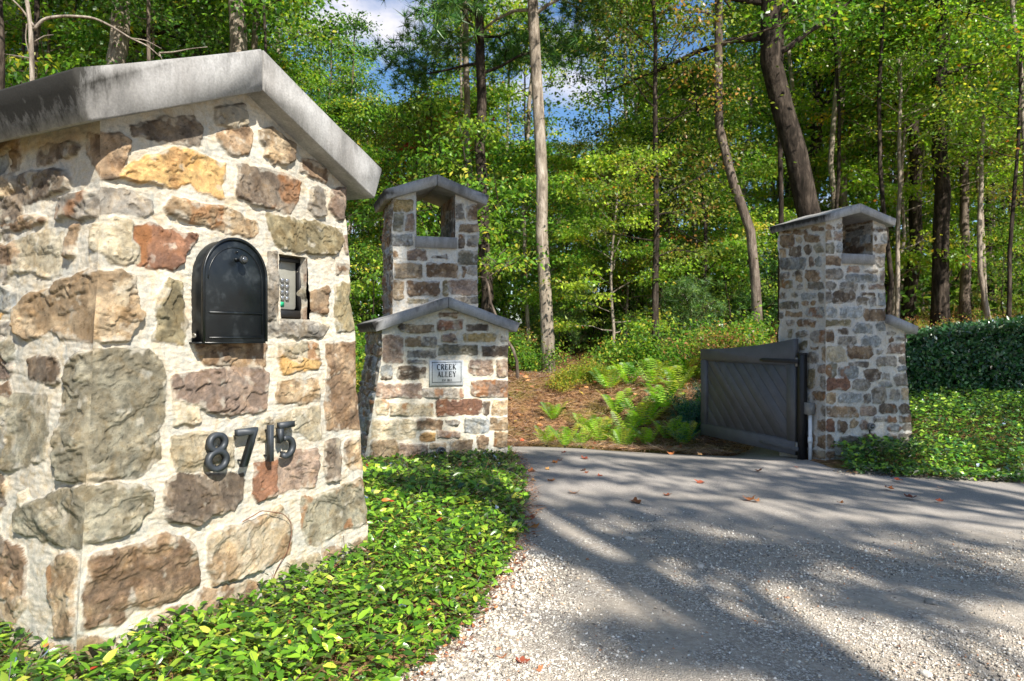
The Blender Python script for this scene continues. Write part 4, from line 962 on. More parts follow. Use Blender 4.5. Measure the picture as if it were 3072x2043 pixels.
# conduit and junction box on the left face of the gate pillar
cx_, cy_ = F3.ray(2432, 1300, 'side', -T3 - .03)
CD = thing('junction_box', tuple(F3.w(-T3 - .03, cx_, -.15)), 'small grey junction box with pale conduit on the left face of the right pillar', 'electrical box')
zt_ = CAM_Z - (1240 - YH) / 2200 * 7.5; zb_ = gz(2.9, 7.4) - .05
m = MB(); m.tube([F3.w(-T3 - .035, cx_, zb_), F3.w(-T3 - .035, cx_, zt_)], .019, 10); attach(m.build('conduit', M_PVC, smooth=True), CD)
m = MB(); m.tube([F3.w(-T3 - .035, cx_, (zb_ + zt_) / 2 - .03), F3.w(-T3 - .035, cx_, (zb_ + zt_) / 2 + .03)], .024, 10); attach(m.build('coupling', M_PVC, smooth=True), CD)
m = MB(); Mb = lambda v: F3.w(-T3 - .015 - v[2], cx_ + v[0], v[1])
m.box((-.045, zt_, .0), (.045, zt_ + .115, .055), Mb, bev=.004); attach(m.build('box', M_BOX), CD)
m = MB(); m.box((-.048, zt_ - .003, .0552), (.048, zt_ + .118, .06), Mb, bev=.002); attach(m.build('lid', M_BOX), CD)

# ------------------------------------------------------------------ scatter tools
def unit(v): return v / (np.linalg.norm(v, axis=-1, keepdims=True) + 1e-9)
def scatter(name, tv, tf, C, ax, nrm, sc, cols, m_, parent=None, loc=None, arrays=False):
    """template tv (k,3) with x along the leaf and z its normal, placed at C with axis ax and normal nrm"""
    ax = unit(ax); ay = unit(np.cross(nrm, ax)); azv = np.cross(ax, ay)
    sc = np.asarray(sc, float).reshape(-1, 1, 1) if np.ndim(sc) else sc
    tv = np.asarray(tv, float)
    if tv.ndim == 2: tv = tv[None]
    V = C[:, None] + sc * (tv[..., 0:1] * ax[:, None] + tv[..., 1:2] * ay[:, None] + tv[..., 2:3] * azv[:, None])
    k = V.shape[1]; tf = np.asarray(tf); n = len(C)
    F = (tf[None] + (np.arange(n) * k)[:, None, None]).reshape(-1, tf.shape[1]); fc = np.repeat(cols, len(tf), 0)
    if arrays: return V.reshape(-1, 3), F, fc
    me = np_mesh(name, V.reshape(-1, 3), F, m_, fcol=fc)
    return link(name, me, parent, loc)
LEAF2 = (np.array([[0, 0, 0], [.42, -.30, .06], [1, 0, -.05], [.42, .30, .06]]), [[0, 1, 2, 2], [0, 2, 3, 3]])
LEAF2 = (LEAF2[0], [[0, 1, 2], [0, 2, 3]])
LEAF6 = (np.array([[0, 0, 0], [.25, -.17, .035], [.62, -.19, .03], [1, 0, -.10], [.62, .19, .03], [.25, .17, .035], [.3, 0, 0], [.65, 0, -.02]]),
         [[0, 1, 6], [1, 2, 6], [2, 7, 6], [2, 3, 7], [3, 4, 7], [4, 5, 6], [4, 6, 7], [5, 0, 6]])
# broad lobed leaf (maple-like) for trees that stand nearer
def palette(r, n, items):
    w_ = np.array([i[1] for i in items], float); idx = r.choice(len(items), n, p=w_ / w_.sum()); base = np.array([lin(i[0]) for i in items])
    return base[idx] * r.uniform(.78, 1.3, (n, 1))
G_TREE = [('#66902e', 4), ('#7fa236', 4), ('#4a7228', 5), ('#9bb13f', 2.2), ('#bcb648', 1.), ('#c2a83c', .25), ('#a8702c', .08)]
G_YEL = [('#80a634', 4), ('#a0b83c', 3), ('#c4c04a', 1.1), ('#5a7f22', 2), ('#cfa53a', .4), ('#b9702a', .12)]
G_DARK = [('#42642a', 4), ('#557630', 4), ('#37591f', 2), ('#7f9f3a', 2)]
G_BRN = [('#87933e', 4), ('#9c9450', 1.4), ('#6b7a32', 3), ('#a57c46', 1.5), ('#5d7a2a', 2)]
G_RED = [('#7c9a32', 4), ('#9a4a3a', .5), ('#b06a3a', .5), ('#8f9a3a', 2), ('#4f7424', 3)]
G_NEED = [('#456d35', 3), ('#638a42', 3), ('#35582e', 2), ('#87a04c', 1)]

def limb_path(r, p0, d0, length, n=6, wob=.18, lift=.25):
    p = np.array(p0, float); d = np.array(d0, float); P = [p.copy()]
    for i in range(n):
        d = d + r.normal(0, wob, 3); d[2] += lift / n; d /= np.linalg.norm(d); p = p + d * length / n; P.append(p.copy())
    return np.array(P)

def tree_arrays(seed, path, r0, cb, cr, nl, nleaf, ls, pal, clump=.42, flat=.35, rtip=.25, style='leaf', zmax=None, sub=4, droop=.0):
    """trunk follows path (k,3) (local); returns (wood V,F) and (leaf V,F,col). limbs start above height cb"""
    r = np.random.default_rng(seed); path = np.asarray(path, float)
    s = np.concatenate([[0], np.cumsum(np.linalg.norm(np.diff(path, axis=0), axis=1))]); Lt = s[-1]
    K = max(10, int(Lt / .8)); q = np.linspace(0, Lt, K)
    TP = np.stack([np.interp(q, s, path[:, i]) for i in range(3)], 1); TP[1:-1, :2] += r.normal(0, r0 * .25, (K - 2, 2))
    R = r0 * (1 - (1 - rtip) * (q / Lt) ** 1.2); R[0] *= 1.35; 
    if K > 2: R[1] *= 1.08
    WV, WF = [], []; off = 0
    V, F = tube_arrays(TP, R, 10); WV.append(V); WF += F; off += len(V)
    cl = []; cs = []
    H = TP[-1, 2]
    for i in range(nl):
        f = (i + r.random()) / nl; z = cb + (H - cb) * f * .97
        sz = np.interp(z, TP[:, 2], q); p0 = np.array([np.interp(sz, q, TP[:, k]) for k in range(3)]); rr = float(np.interp(sz, q, R))
        a = i * 2.39996 + r.normal(0, .4); prof = (sin(pi * (.18 + .80 * f)) ** .8) * .9 + .1
        ln = cr * prof * r.uniform(.65, 1.15); el = r.uniform(.05, .45) + .5 * f
        d0 = np.array([cos(a) * cos(el), sin(a) * cos(el), sin(el)])
        P = limb_path(r, p0, d0, ln, 6, .16, .15 - droop)
        V, F = tube_arrays(P, np.linspace(max(.006, rr * .38), .004, len(P)), 5, False); WV.append(V); WF += [[k + off for k in f_] for f_ in F]; off += len(V)
        for j in range(sub):
            g = r.uniform(.35, .95); b0 = np.array([np.interp(g * (len(P) - 1), range(len(P)), P[:, k]) for k in range(3)])
            side = unit(np.cross(d0, [0, 0, 1]))[0:3] * (1 if j % 2 else -1)
            d1 = unit(d0 * .6 + side * r.uniform(.5, 1.) + np.array([0, 0, r.normal(.05, .2)])); l1 = ln * r.uniform(.2, .42)
            Q = limb_path(r, b0, d1, l1, 4, .2, .1 - droop)
            V, F = tube_arrays(Q, np.linspace(.010, .003, len(Q)), 4, False); WV.append(V); WF += [[k + off for k in f_] for f_ in F]; off += len(V)
            cl += [Q[2], Q[-1]]; cs += [.8, 1.]
        cl += [P[-1], P[-2]]; cs += [1.1, .9]
    cl = np.array(cl); cs = np.array(cs)
    if style == 'leaf':
        w_ = cs * r.gamma(2.2, 1, len(cs)); w_ /= w_.sum(); idx = r.choice(len(cl), nleaf, p=w_)
        dv_ = r.normal(0, 1, (nleaf, 3)); dv_ = dv_ * np.array([1, 1, flat]) * (clump * cs[idx] * .62)[:, None]
        C = cl[idx] + dv_ ; C[:, 2] += -.12 * (dv_[:, 0] ** 2 + dv_[:, 1] ** 2)
        ax = unit(dv_ * np.array([1, 1, .4]) + r.normal(0, .25, (nleaf, 3)) + np.array([0, 0, -.15]))
        nr = unit(np.array([0, 0, 1.]) + r.normal(0, .55, (nleaf, 3)))
        tone = r.normal(1, .16, len(cl))[idx][:, None]
        cc = palette(r, len(cl), pal)[idx]; pl_ = palette(r, nleaf, pal); mixm = (r.random(nleaf) < .3)[:, None]
        cols = np.clip(np.where(mixm, pl_, cc * r.uniform(.85, 1.15, (nleaf, 1))) * tone, .004, .9)
        lf = scatter('', *LEAF2, C, ax, nr, ls * r.uniform(.65, 1.25, nleaf), cols, None, arrays=True)
    else:   # pine tufts
        nt_ = min(len(cl) * 12, nleaf // 26); idx = r.integers(0, len(cl), nt_)
        tc_ = cl[idx] + r.normal(0, 1, (nt_, 3)) * np.array([.28, .28, .14]) * clump * 2
        td = unit(r.normal(0, 1, (nt_, 3)) + np.array([0, 0, .7])); k = 26
        C = np.repeat(tc_, k, 0); ax = unit(np.repeat(td, k, 0) * .55 + r.normal(0, .62, (nt_ * k, 3))); nr = r.normal(0, 1, (nt_ * k, 3))
        NE = (np.array([[0, -.04, 0], [0, .04, 0], [1, .0, -.06]]), [[0, 1, 2]])
        cols = palette(r, nt_ * k, pal)
        lf = scatter('', *NE, C, ax, nr, ls * r.uniform(.7, 1.2, nt_ * k), cols, None, arrays=True)
    if zmax is not None:
        pass
    return (np.concatenate(WV), WF), lf

def split_ngons(WF):
    d = {}
    for f in WF: d.setdefault(len(f), []).append(f)
    return [np.array(v) for v in d.values()]
PROTO = {}
def proto(key, *a, bark=M_BARK, leafm=M_LEAF, **k):
    wood, lf = tree_arrays(*a, **k)
    PROTO[key] = (np_mesh('trunk', wood[0], split_ngons(wood[1]), bark, smooth=True), np_mesh('crown', lf[0], lf[1], leafm, fcol=lf[2]))
def plant_tree(key, x, y, rz, sc, name, label, cat, group=None, z=None, szc=1.):
    t = thing(name, (x, y, (gz(x, y) if z is None else z) - .05), label, cat, group, rz); t.scale = (sc, sc, sc * szc)
    a, b = PROTO[key]; link('trunk', a, t); link('crown', b, t); return t
def vpath(r, H, lean=.03, k=6, wob=.12):
    P = [np.zeros(3)]
    for i in range(k): P.append(P[-1] + np.array([r.normal(lean, wob), r.normal(0, wob), H / k]))
    P[0][2] = -.15; return np.array(P)
rr_ = np.random.default_rng(99)
proto('und0', 1, vpath(rr_, 7.5), .060, 1.3, 2.5, 24, 11500, .118, G_TREE, clump=.36, flat=.3, bark=M_BARK)
proto('und1', 2, vpath(rr_, 6.5, .05), .050, 1.0, 2.3, 22, 10500, .112, G_YEL, clump=.35, flat=.28, bark=M_BARKP)
proto('und2', 3, vpath(rr_, 9, .02), .075, 2.4, 2.8, 24, 11500, .12, G_TREE, clump=.38, flat=.26, bark=M_BARKD)
proto('und3', 4, vpath(rr_, 8, -.04), .06, 2.4, 2.4, 20, 7500, .09, G_BRN, clump=.4, flat=.35, bark=M_BARK)
proto('und4', 5, vpath(rr_, 7, .04), .055, 1.2, 2.4, 20, 10000, .116, G_RED, clump=.36, flat=.25, bark=M_BARKP)
proto('pole0', 6, vpath(rr_, 12, .02, wob=.12), .055, 7, 1.8, 14, 4000, .12, G_TREE, clump=.5, flat=.4, bark=M_BARKD, rtip=.5)
proto('pole1', 7, vpath(rr_, 13, -.03, wob=.16), .075, 7, 2.0, 14, 4500, .12, G_YEL, clump=.5, flat=.4, bark=M_BARKP, rtip=.5)
proto('pole2', 8, vpath(rr_, 11, .05, wob=.2), .04, 6, 1.6, 12, 3000, .11, G_DARK, clump=.5, flat=.4, bark=M_BARK, rtip=.5)
proto('tall0', 11, vpath(rr_, 17, .05, wob=.2), .17, 4.5, 3.4, 34, 15000, .125, G_TREE, clump=.75, flat=.45, bark=M_BARK)
proto('tall1', 12, vpath(rr_, 19, -.04, wob=.25), .19, 5.5, 3.6, 34, 15000, .13, G_DARK, clump=.8, flat=.45, bark=M_BARKD)
proto('tall2', 13, vpath(rr_, 16, .08, wob=.25), .14, 3.8, 3.2, 34, 15000, .12, G_YEL, clump=.72, flat=.42, bark=M_BARKP)
proto('pine0', 21, vpath(rr_, 20, .02, wob=.12), .16, 9.0, 2.6, 30, 52000, .22, G_NEED, clump=.5, style='pine', bark=M_BARKP, leafm=M_NEEDLE, sub=5)
proto('pine1', 22, vpath(rr_, 17, .03, wob=.1), .13, 6.0, 2.9, 30, 52000, .22, G_NEED, clump=.5, style='pine', bark=M_BARKD, leafm=M_NEEDLE, sub=5)
proto('sap0', 31, vpath(rr_, 3.4, .03, wob=.08), .022, .3, 1.15, 14, 3200, .07, G_TREE, clump=.32, flat=.28, bark=M_BARKD)
proto('sap1', 32, vpath(rr_, 2.6, .03, wob=.08), .018, .2, 1.0, 13, 2800, .06, G_TREE, clump=.30, flat=.3, bark=M_BARKD)
proto('sap2', 33, vpath(rr_, 1.3, .02, wob=.03), .018, .1, .6, 16, 9000, .11, G_NEED, clump=.3, style='pine', bark=M_BARKD, leafm=M_NEEDLE, sub=4)

# sky windows: (tangent of azimuth from, to, highest elevation tangent a tree may reach there)
WIN = [(-.20, -.085, .315), (.05, .13, .262), (.215, .27, .37)]
def el_limit(x, y, rad_):
    a0 = (x - rad_) / y; a1 = (x + rad_) / y; lim_ = 9
    for (p, q, e) in WIN:
        if a1 > p and a0 < q: lim_ = min(lim_, e)
    return lim_
r = np.random.default_rng(5); placed = []
def zone(x, y):
    p = 512 + 733 * x / y
    for lim_, t in ((50, 'over the far left edge'), (110, 'over the far left coping'), (230, 'left of the near pillar peak'), (330, 'right of the near pillar peak'), (380, 'over the right end of the near coping'), (440, 'left behind the middle pillar'), (490, 'right behind the middle pillar'), (545, 'just right of the middle pillar'), (605, 'below the sky gap'), (660, 'behind the ferns'), (720, 'left of the open gate'), (780, 'above the open gate'), (850, 'left behind the right pillar'), (900, 'just right of the right pillar'), (960, 'over the hedge'), (5000, 'by the right edge over the hedge')):
        if p < lim_: break
    return ('front, ' if y < 14 else 'mid-woods, ' if y < 20 else 'farther back, ' if y < 28 else 'far back, ') + t
CLEAR = [(-.045, 13, .012), (.037, 12.5, .03), (.195, 12.5, .012), (.29, 12.4, .012), (.385, 13, .03), (.584, 17, .02), (.618, 19, .005), (.645, 16, .01), (-.54, 13, .02), (-.375, 13.5, .02)]
def try_place(keys, n, d0, d1, Hs, rads, sc, name, lab, cat, grp, mind, xr=.78, tries=60):
    c = 0
    for _ in range(n * tries):
        if c >= n: break
        y = math.sqrt(r.uniform(d0 ** 2, d1 ** 2)); x = r.uniform(-xr, xr) * y
        if y < 9.6 and -3 < x < 3.4: continue
        if y < bank_y(x) + 1.4: continue
        if x > 3 and y < 12.2: continue
        if any((x - a) ** 2 + (y - b) ** 2 < mind ** 2 for a, b in placed): continue
        if any(abs(x / y - a) < w_ + .4 / y and y < d_ + 1 for a, d_, w_ in CLEAR): continue
        if name == 'sapling' and -.02 < x / y < .22 and y < 15: continue
        k = int(r.integers(len(keys))); s_ = r.uniform(*sc)
        e = el_limit(x, y, rads[k] * s_ * .8); hmax = CAM_Z + e * y - gz(x, y)
        if Hs[k] * s_ > hmax:
            s_ = hmax / Hs[k]
            if s_ < sc[0] * .7: continue
        placed.append((x, y)); c += 1
        plant_tree(keys[k], x, y, r.uniform(0, 6.28), s_, name, lab[k] + ' ' + zone(x, y), cat, grp)
TALLL = ['tall green tree', 'tall dark green tree', 'tall yellow-green tree']
try_place(['tall0', 'tall1', 'tall2'], 56, 16, 44, [17, 19, 16], [3.4, 3.6, 3.2], (.8, 1.15), 'broadleaf_tree', TALLL, 'tree', 'tall broadleaf trees of the woods', 2.1)
try_place(['pine0', 'pine1'], 12, 20, 40, [20, 17], [2.6, 2.9], (.8, 1.1), 'pine_tree', ['pale-barked pine', 'dark-barked pine'], 'tree', 'pines of the woods', 2.0)
UL = ['green layered understory tree', 'yellowing understory tree', 'dark-stemmed green understory tree', 'brownish thin understory tree', 'reddish-tinged understory tree']
try_place(['und0', 'und1', 'und2', 'und3', 'und4'], 50, 12.5, 32, [7.5, 6.5, 9, 8, 7], [2.5, 2.3, 2.8, 2.4, 2.4], (.75, 1.2), 'understory_tree', UL, 'tree', 'understory trees of the woods', 1.4)
try_place(['pole0', 'pole1', 'pole2'], 110, 12, 32, [12, 13, 11], [.4, .4, .4], (.8, 1.15), 'slender_tree', ['slender dark trunk', 'slender pale trunk', 'very thin grey trunk'], 'tree', 'slender trunks of the woods', .9)
SLb = ['small green sapling', 'small loose-leaved sapling', 'young bushy pine']
try_place(['sap0', 'sap1', 'sap2'], 70, 10.8, 26, [3.4, 2.6, 2.4], [1.1, 1., .9], (.7, 1.5), 'sapling', SLb, 'sapling', 'saplings on the forest floor', .75)

# individual trunks that can be told apart in the photograph
def sp_path(pts, D, x_off=0):
    """photo pixels (2358 wide view) at depth D -> world points"""
    o = []
    for px, py in pts: o.append([(px * 1.30280 - 1536) / F_SRC * D, D, CAM_Z - (py * 1.3028 - YH) / F_SRC * D])
    return np.array(o)
def named_tree(pts, D, r0, label, pal=G_TREE, bark=M_BARK, nl=20, cr=2.6, nleaf=6000, ls=.1, cbf=.5, top=None, style='leaf', name='broadleaf_tree', sub=3, clump=.55, seed=1, rtip=.35, leafm=M_LEAF, group=None):
    P = sp_path(pts, D); base = P[0].copy(); g = gz(base[0], base[1]); 
    P = np.vstack([[P[0, 0] + (P[0, 0] - P[1, 0]) * .1, D, g - .1], P]) if P[0, 2] > g + .1 else P
    if top: P = np.vstack([P, P[-1] + np.array([(P[-1, 0] - P[-2, 0]) * .4, 0, top])])
    b = P[0].copy(); wood, lf = tree_arrays(seed, P - b, r0, cbf, cr, nl, nleaf, ls, pal, clump=clump, rtip=rtip, style=style, sub=sub)
    t = thing(name, tuple(b), label, 'tree', group)
    link('trunk', np_mesh('trunk', wood[0], split_ngons(wood[1]), bark, smooth=True), t)
    if nleaf: link('crown', np_mesh('crown', lf[0], lf[1], leafm, fcol=lf[2]), t)
    return t
named_tree([(255, 800), (262, 300), (266, 0)], 13, .21, 'stout rough-barked trunk rising behind the left end of the near pillar coping', bark=M_BARKP, cbf=7, top=7, seed=61, cr=4.5, nl=26, nleaf=14000, ls=.13, clump=.7)
named_tree([(545, 800), (547, 300), (543, 0)], 13.5, .20, 'sunlit rough trunk directly behind the peak of the near pillar', bark=M_BARKP, cbf=7.2, top=7, seed=62, cr=3.3, nl=26, nleaf=14000, ls=.13, clump=.7)
named_tree([(608, 800), (610, 100), (608, 0)], 12, .035, 'thin dark stem just right of the peak of the near pillar', bark=M_BARKD, cbf=5.5, top=2, nl=10, nleaf=2500, cr=1.6, seed=63)
named_tree([(2, 800), (3, 100), (0, 0)], 11, .09, 'dark trunk cut by the left edge of the view', bark=M_BARKD, cbf=6, top=3, nl=10, nleaf=3000, seed=64)
named_tree([(1121, 900), (1118, 600), (1108, 300), (1104, 0)], 13, .115, 'dark straight pine trunk behind the right side of the middle pillar tower', G_NEED, M_BARKD, nl=34, cr=2.9, nleaf=100000, ls=.2, cbf=5.6, top=6, style='pine', name='pine_tree', seed=65, leafm=M_NEEDLE, sub=4, clump=.5)
named_tree([(1262, 900), (1255, 610), (1246, 400), (1236, 200), (1221, 0)], 12.5, .11, 'tall pale leaning trunk against the blue sky gap right of the middle pillar', G_NEED, M_BARKP, nl=26, cr=2.8, nleaf=80000, ls=.2, cbf=6.2, top=6, style='pine', name='pine_tree', seed=66, rtip=.7, leafm=M_NEEDLE, clump=.5)
named_tree([(1512, 900), (1508, 600), (1512, 300), (1506, 60)], 12.5, .062, 'slim dark trunk with sparse small leaves right of the sky gap', G_BRN, M_BARKD, nl=26, cr=1.5, nleaf=8000, ls=.07, cbf=2.2, top=1.5, seed=67, clump=.45)
named_tree([(1745, 900), (1735, 560), (1690, 430), (1662, 300), (1650, 200), (1652, 0)], 12.4, .085, 'crooked grey trunk bending left above the open gate', G_TREE, M_BARK, nl=24, cr=3.4, nleaf=12000, ls=.1, cbf=5.8, top=6, seed=68, rtip=.5, clump=.6)
named_tree([(1690, 330), (1730, 200), (1715, 80), (1690, 0)], 15.1, .06, 'curved side stem arching right of the crooked grey trunk', G_TREE, M_BARKD, nl=6, cr=1.2, nleaf=1200, cbf=7.0, top=1, seed=69) if False else None
named_tree([(1905, 900), (1862, 500), (1840, 420), (1818, 320), (1795, 200), (1768, 80)], 13, .215, 'massive dark leaning trunk rising behind the right gate pillar', G_TREE, M_BARKD, nl=34, cr=5.2, nleaf=22000, ls=.11, cbf=5.8, top=8, seed=70, rtip=.55, clump=.7)
named_tree([(2166, 770), (2166, 500), (2164, 260), (2168, 0)], 17, .185, 'straight dark trunk on the sunny slope above the hedge', G_TREE, M_BARKD, nl=30, cr=5., nleaf=20000, ls=.12, cbf=6.2, top=8, seed=71, rtip=.55, clump=.7)
named_tree([(2224, 760), (2222, 500), (2218, 300)], 19, .12, 'medium dark trunk right of the straight trunk on the slope', G_TREE, M_BARK, nl=12, cr=2.2, nleaf=4000, cbf=6.5, top=4, seed=72, rtip=.7)
named_tree([(2282, 752), (2262, 660), (2250, 600), (2258, 520), (2262, 400)], 16, .06, 'pale crooked sapling stem on the slope above the hedge', G_YEL, M_BARKP, nl=10, cr=1.5, nleaf=2500, ls=.08, cbf=3.8, top=1.5, seed=73, rtip=.6)
named_tree([(2322, 748), (2326, 560), (2340, 400), (2348, 250)], 14, .045, 'thin dark slightly leaning stem near the right edge above the hedge', G_TREE, M_BARKD, nl=12, cr=1.8, nleaf=4500, ls=.09, cbf=3.6, top=1.5, seed=74, rtip=.5)
named_tree([(2068, 720), (2066, 560), (2070, 450)], 16, .05, 'thin reddish trunk just right of the right gate pillar', G_TREE, M_BARKP, nl=12, cr=1.5, nleaf=2500, ls=.08, cbf=4.6, top=3, seed=75, rtip=.7)
named_tree([(1452, 900), (1450, 600), (1448, 400)], 20, .10, 'dark trunk in the woods between the pale leaning trunk and the slim dark one', G_TREE, M_BARKD, nl=8, cr=1.6, nleaf=1800, cbf=4, top=1, seed=76, rtip=.7)
named_tree([(1216, 910), (1212, 620), (1205, 480)], 15, .045, 'pale thin stem in front of the shaded woods right of the middle pillar', G_TREE, M_BARKP, nl=8, cr=1.4, nleaf=1800, ls=.08, cbf=3, top=1, seed=77, rtip=.7)
named_tree([(1190, 820), (1160, 770), (1130, 700), (1120, 640)], 11.5, .026, 'thin pale bent dead stem beside the middle pillar', bark=M_BARK, nl=4, cr=.8, nleaf=0, cbf=2.5, seed=78, rtip=.7)
named_tree([(1010, 900), (1012, 700), (1008, 500)], 22, .09, 'trunk seen far back through the open niche of the middle pillar', bark=M_BARKD, nl=8, cr=1.6, nleaf=1500, cbf=5, top=2, seed=79, rtip=.7)
# bare sapling with arching branch, top left, just behind the near pillar
bt = thing('bare_sapling', tuple(sp_path([(75, 850)], 6)[0] * [1, 1, 0]), 'pale bare sapling with a long arching branch above the left end of the near pillar', 'sapling')
m = MB(); m.tube(sp_path([(80, 800), (76, 300), (74, 160), (70, 60), (62, 0), (58, -80)], 6), [.03, .024, .020, .018, .016, .01], 9); attach(m.build('trunk', M_BARKP, smooth=True), bt)
def twig(pts, D, ra): 
    m = MB(); P = sp_path(pts, D); q = np.linspace(0, len(P) - 1, len(P) * 4); Pp = np.stack([np.interp(q, range(len(P)), P[:, k]) for k in range(3)], 1)
    for _ in range(2): Pp[1:-1] = (Pp[:-2] + 2 * Pp[1:-1] + Pp[2:]) / 4
    m.tube(Pp, np.linspace(ra, ra * .3, len(Pp)), 7); attach(m.build('branch', M_BARKP, smooth=True), bt)
twig([(78, 68), (100, 42), (150, 36), (215, 40), (260, 62), (300, 88), (340, 105), (368, 130)], 6, .014)
twig([(300, 88), (335, 92), (372, 112)], 6, .006)
twig([(366, 122), (400, 120), (440, 112), (478, 108)], 6, .008)
twig([(366, 122), (374, 138)], 6, .006)
twig([(78, 60), (50, 20), (20, -10), (0, -20)], 6, .010)
twig([(80, 96), (102, 82), (124, 80)], 6, .007)
twig([(62, 55), (58, 90), (72, 140)], 6, .007)
twig([(76, 135), (50, 130), (10, 124)], 6, .006)

# a dense belt of foliage at the back of the woods
def belt():
    r = np.random.default_rng(44); n = 60000; ang = r.uniform(-.95, .95, n); D = r.uniform(38, 60, n); x = D * ang; y = D
    g = ground_z(x, y); top = 8 + 7 * fbm(x * .12, y * .12, 3, 3) ; e = np.full(n, 9.)
    for (p, q, el) in WIN: e = np.where((x / y > p - .02) & (x / y < q + .02), np.minimum(e, el - .03), e)
    top = np.minimum(top + g, CAM_Z + e * y); z = g + (top - g) * r.random(n) ** .8
    keep = fbm(x * .5, z * .6, 3, 8) > .40
    C = np.stack([x, y, z], 1)[keep]; k = len(C)
    o = scatter('distant_woods', *LEAF2, C, r.normal(0, 1, (k, 3)), np.array([0, -.5, 1.]) + r.normal(0, .6, (k, 3)), r.uniform(.25, .55, k), palette(r, k, G_TREE + G_DARK), M_LEAF)
    tag(o, 'mass of distant foliage closing the woods', None, None, 'stuff')
belt()
def undergrowth():
    r = np.random.default_rng(45); n = 52000; D = r.uniform(19, 38, n); x = D * r.uniform(-.8, .8, n); y = D
    g = ground_z(x, y); top = .6 + 5.0 * fbm(x * .22, y * .22, 3, 3) ** 1.6; z = g + top * r.random(n)
    keep = fbm(x * .9, z * 1.1 + y * .4, 3, 8) > .45; C = np.stack([x, y, z], 1)[keep]; k = len(C)
    o = scatter('woodland_undergrowth', *LEAF2, C, r.normal(0, 1, (k, 3)), np.array([0, -.3, 1.]) + r.normal(0, .6, (k, 3)), r.uniform(.14, .28, k), palette(r, k, G_DARK + G_TREE[:3]), M_LEAF)
    tag(o, 'tangled undergrowth deep between the trunks', None, None, 'stuff')
undergrowth()

# ------------------------------------------------------------------ ground cover beds
def in_foot(x, y, pad=.0):
    inside = np.zeros(x.shape, bool)
    for fr, u0, u1, d0, d1 in ((F1, -W1 - .05, W1 + .12, B1, B1 + .83), (F2, -WD - .12, WD, .06, 1.2), (F3, -T3, WR + .08, .07, 1.25)):
        px = x - fr.o[0]; py = y - fr.o[1]; u = px * fr.t[0] + py * fr.t[1]; d = px * fr.b[0] + py * fr.b[1]
        inside |= (u > u0 - pad) & (u < u1 + pad) & (d > d0 - pad) & (d < d1 + pad)
    return inside
G_JAS = [('#5f9226', 4), ('#78a62e', 4), ('#457520', 4), ('#97b83a', 2.4), ('#c0c44e', .7), ('#30581c', 3), ('#c98a3a', .06), ('#b0502c', .03)]
G_JASD = [('#2f5f2a', 4), ('#3d7030', 3), ('#264d24', 3), ('#5a8a34', 1.5), ('#87a33a', .5)]
def bed(name, label, gx, gy, n, region, hfun, near, pal, size, seed, tm=LEAF6, far=.9):
    r = np.random.default_rng(seed); x = r.uniform(*gx, n); y = r.uniform(*gy, n)
    keep = region(x, y) & (r.random(n) < near(x, y)) & ~in_foot(x, y, -.0)
    x = x[keep]; y = y[keep]; k = len(x); h = hfun(x, y)
    z = ground_z(x, y) + h * (1 - .75 * r.random(k) ** 2.0) + r.normal(0, .008, k) * (h > .05)
    C = np.stack([x, y, z], 1)
    a = r.uniform(0, 2 * pi, k); ax = np.stack([np.cos(a), np.sin(a), r.normal(.12, .35, k)], 1); nr = np.array([0, 0, 1.]) + r.normal(0, .42, (k, 3))
    cols = palette(r, k, pal) * ((.62 + .7 * fbm(x * 3.2, y * 3.2, 3, seed)) * r.uniform(.75, 1.15, k))[:, None]
    o = scatter(name, *tm, C, ax, nr, size * r.uniform(.45, 1.4, k), cols, M_JAS); tag(o, label, None, None, 'stuff'); return x, y, z
def hA(x, y):
    d = bed_edge(y) - x + .06 * (fbm(x * 5, y * 5, 2, 3) - .5); return (1 - .55 * sstep(4.8, 6.2, y)) * (.05 + .095 * sstep(.0, .22, d)) * (.75 + .5 * fbm(x * 2.5, y * 2.5, 3, 2))
regA = lambda x, y: (x < bed_edge(y) + .07 * (fbm(x * 7, y * 7, 3, 31) - .35)) & (y < 9)
bed('groundcover', 'glossy bright green low groundcover filling the bed round the left pillars', (-3.6, .25), (1.4, 4.2), 60000, regA, hA, lambda x, y: np.where((x > -1.9) | (y < 2.2), 1., .35), G_JAS, .042, 71)
bed('groundcover', 'glossy bright green low groundcover filling the bed round the left pillars', (-3.4, .25), (4.2, 8.6), 46000, regA, hA, lambda x, y: np.where(x > -1.6, 1., .4), G_JAS, .050, 72, tm=LEAF2)
regB = lambda x, y: (x > 3.14 + .06 * np.sin(y * 9)) & (y > 6.57 - .04 * np.clip(x - 3, 0, 4) + .06 * fbm(x * 5, y * 5, 2, 4)) & (y < 9.1 + .25 * (x - 4) * 0)
hB = lambda x, y: (.07 + .12 * sstep(0, .35, y - 6.75) + .18 * sstep(.5, 1.6, y - 6.75) * sstep(3.6, 5, x)) * (.8 + .4 * fbm(x * 1.8, y * 1.8, 3, 6))
bed('groundcover', 'dark and bright green low groundcover in front of the right pillar and hedge', (3.1, 9.5), (6.5, 9.2), 62000, regB, hB, lambda x, y: np.where(y < 7.4, 1., .75), G_JAS[:4] + G_JASD, .052, 73, tm=LEAF2)
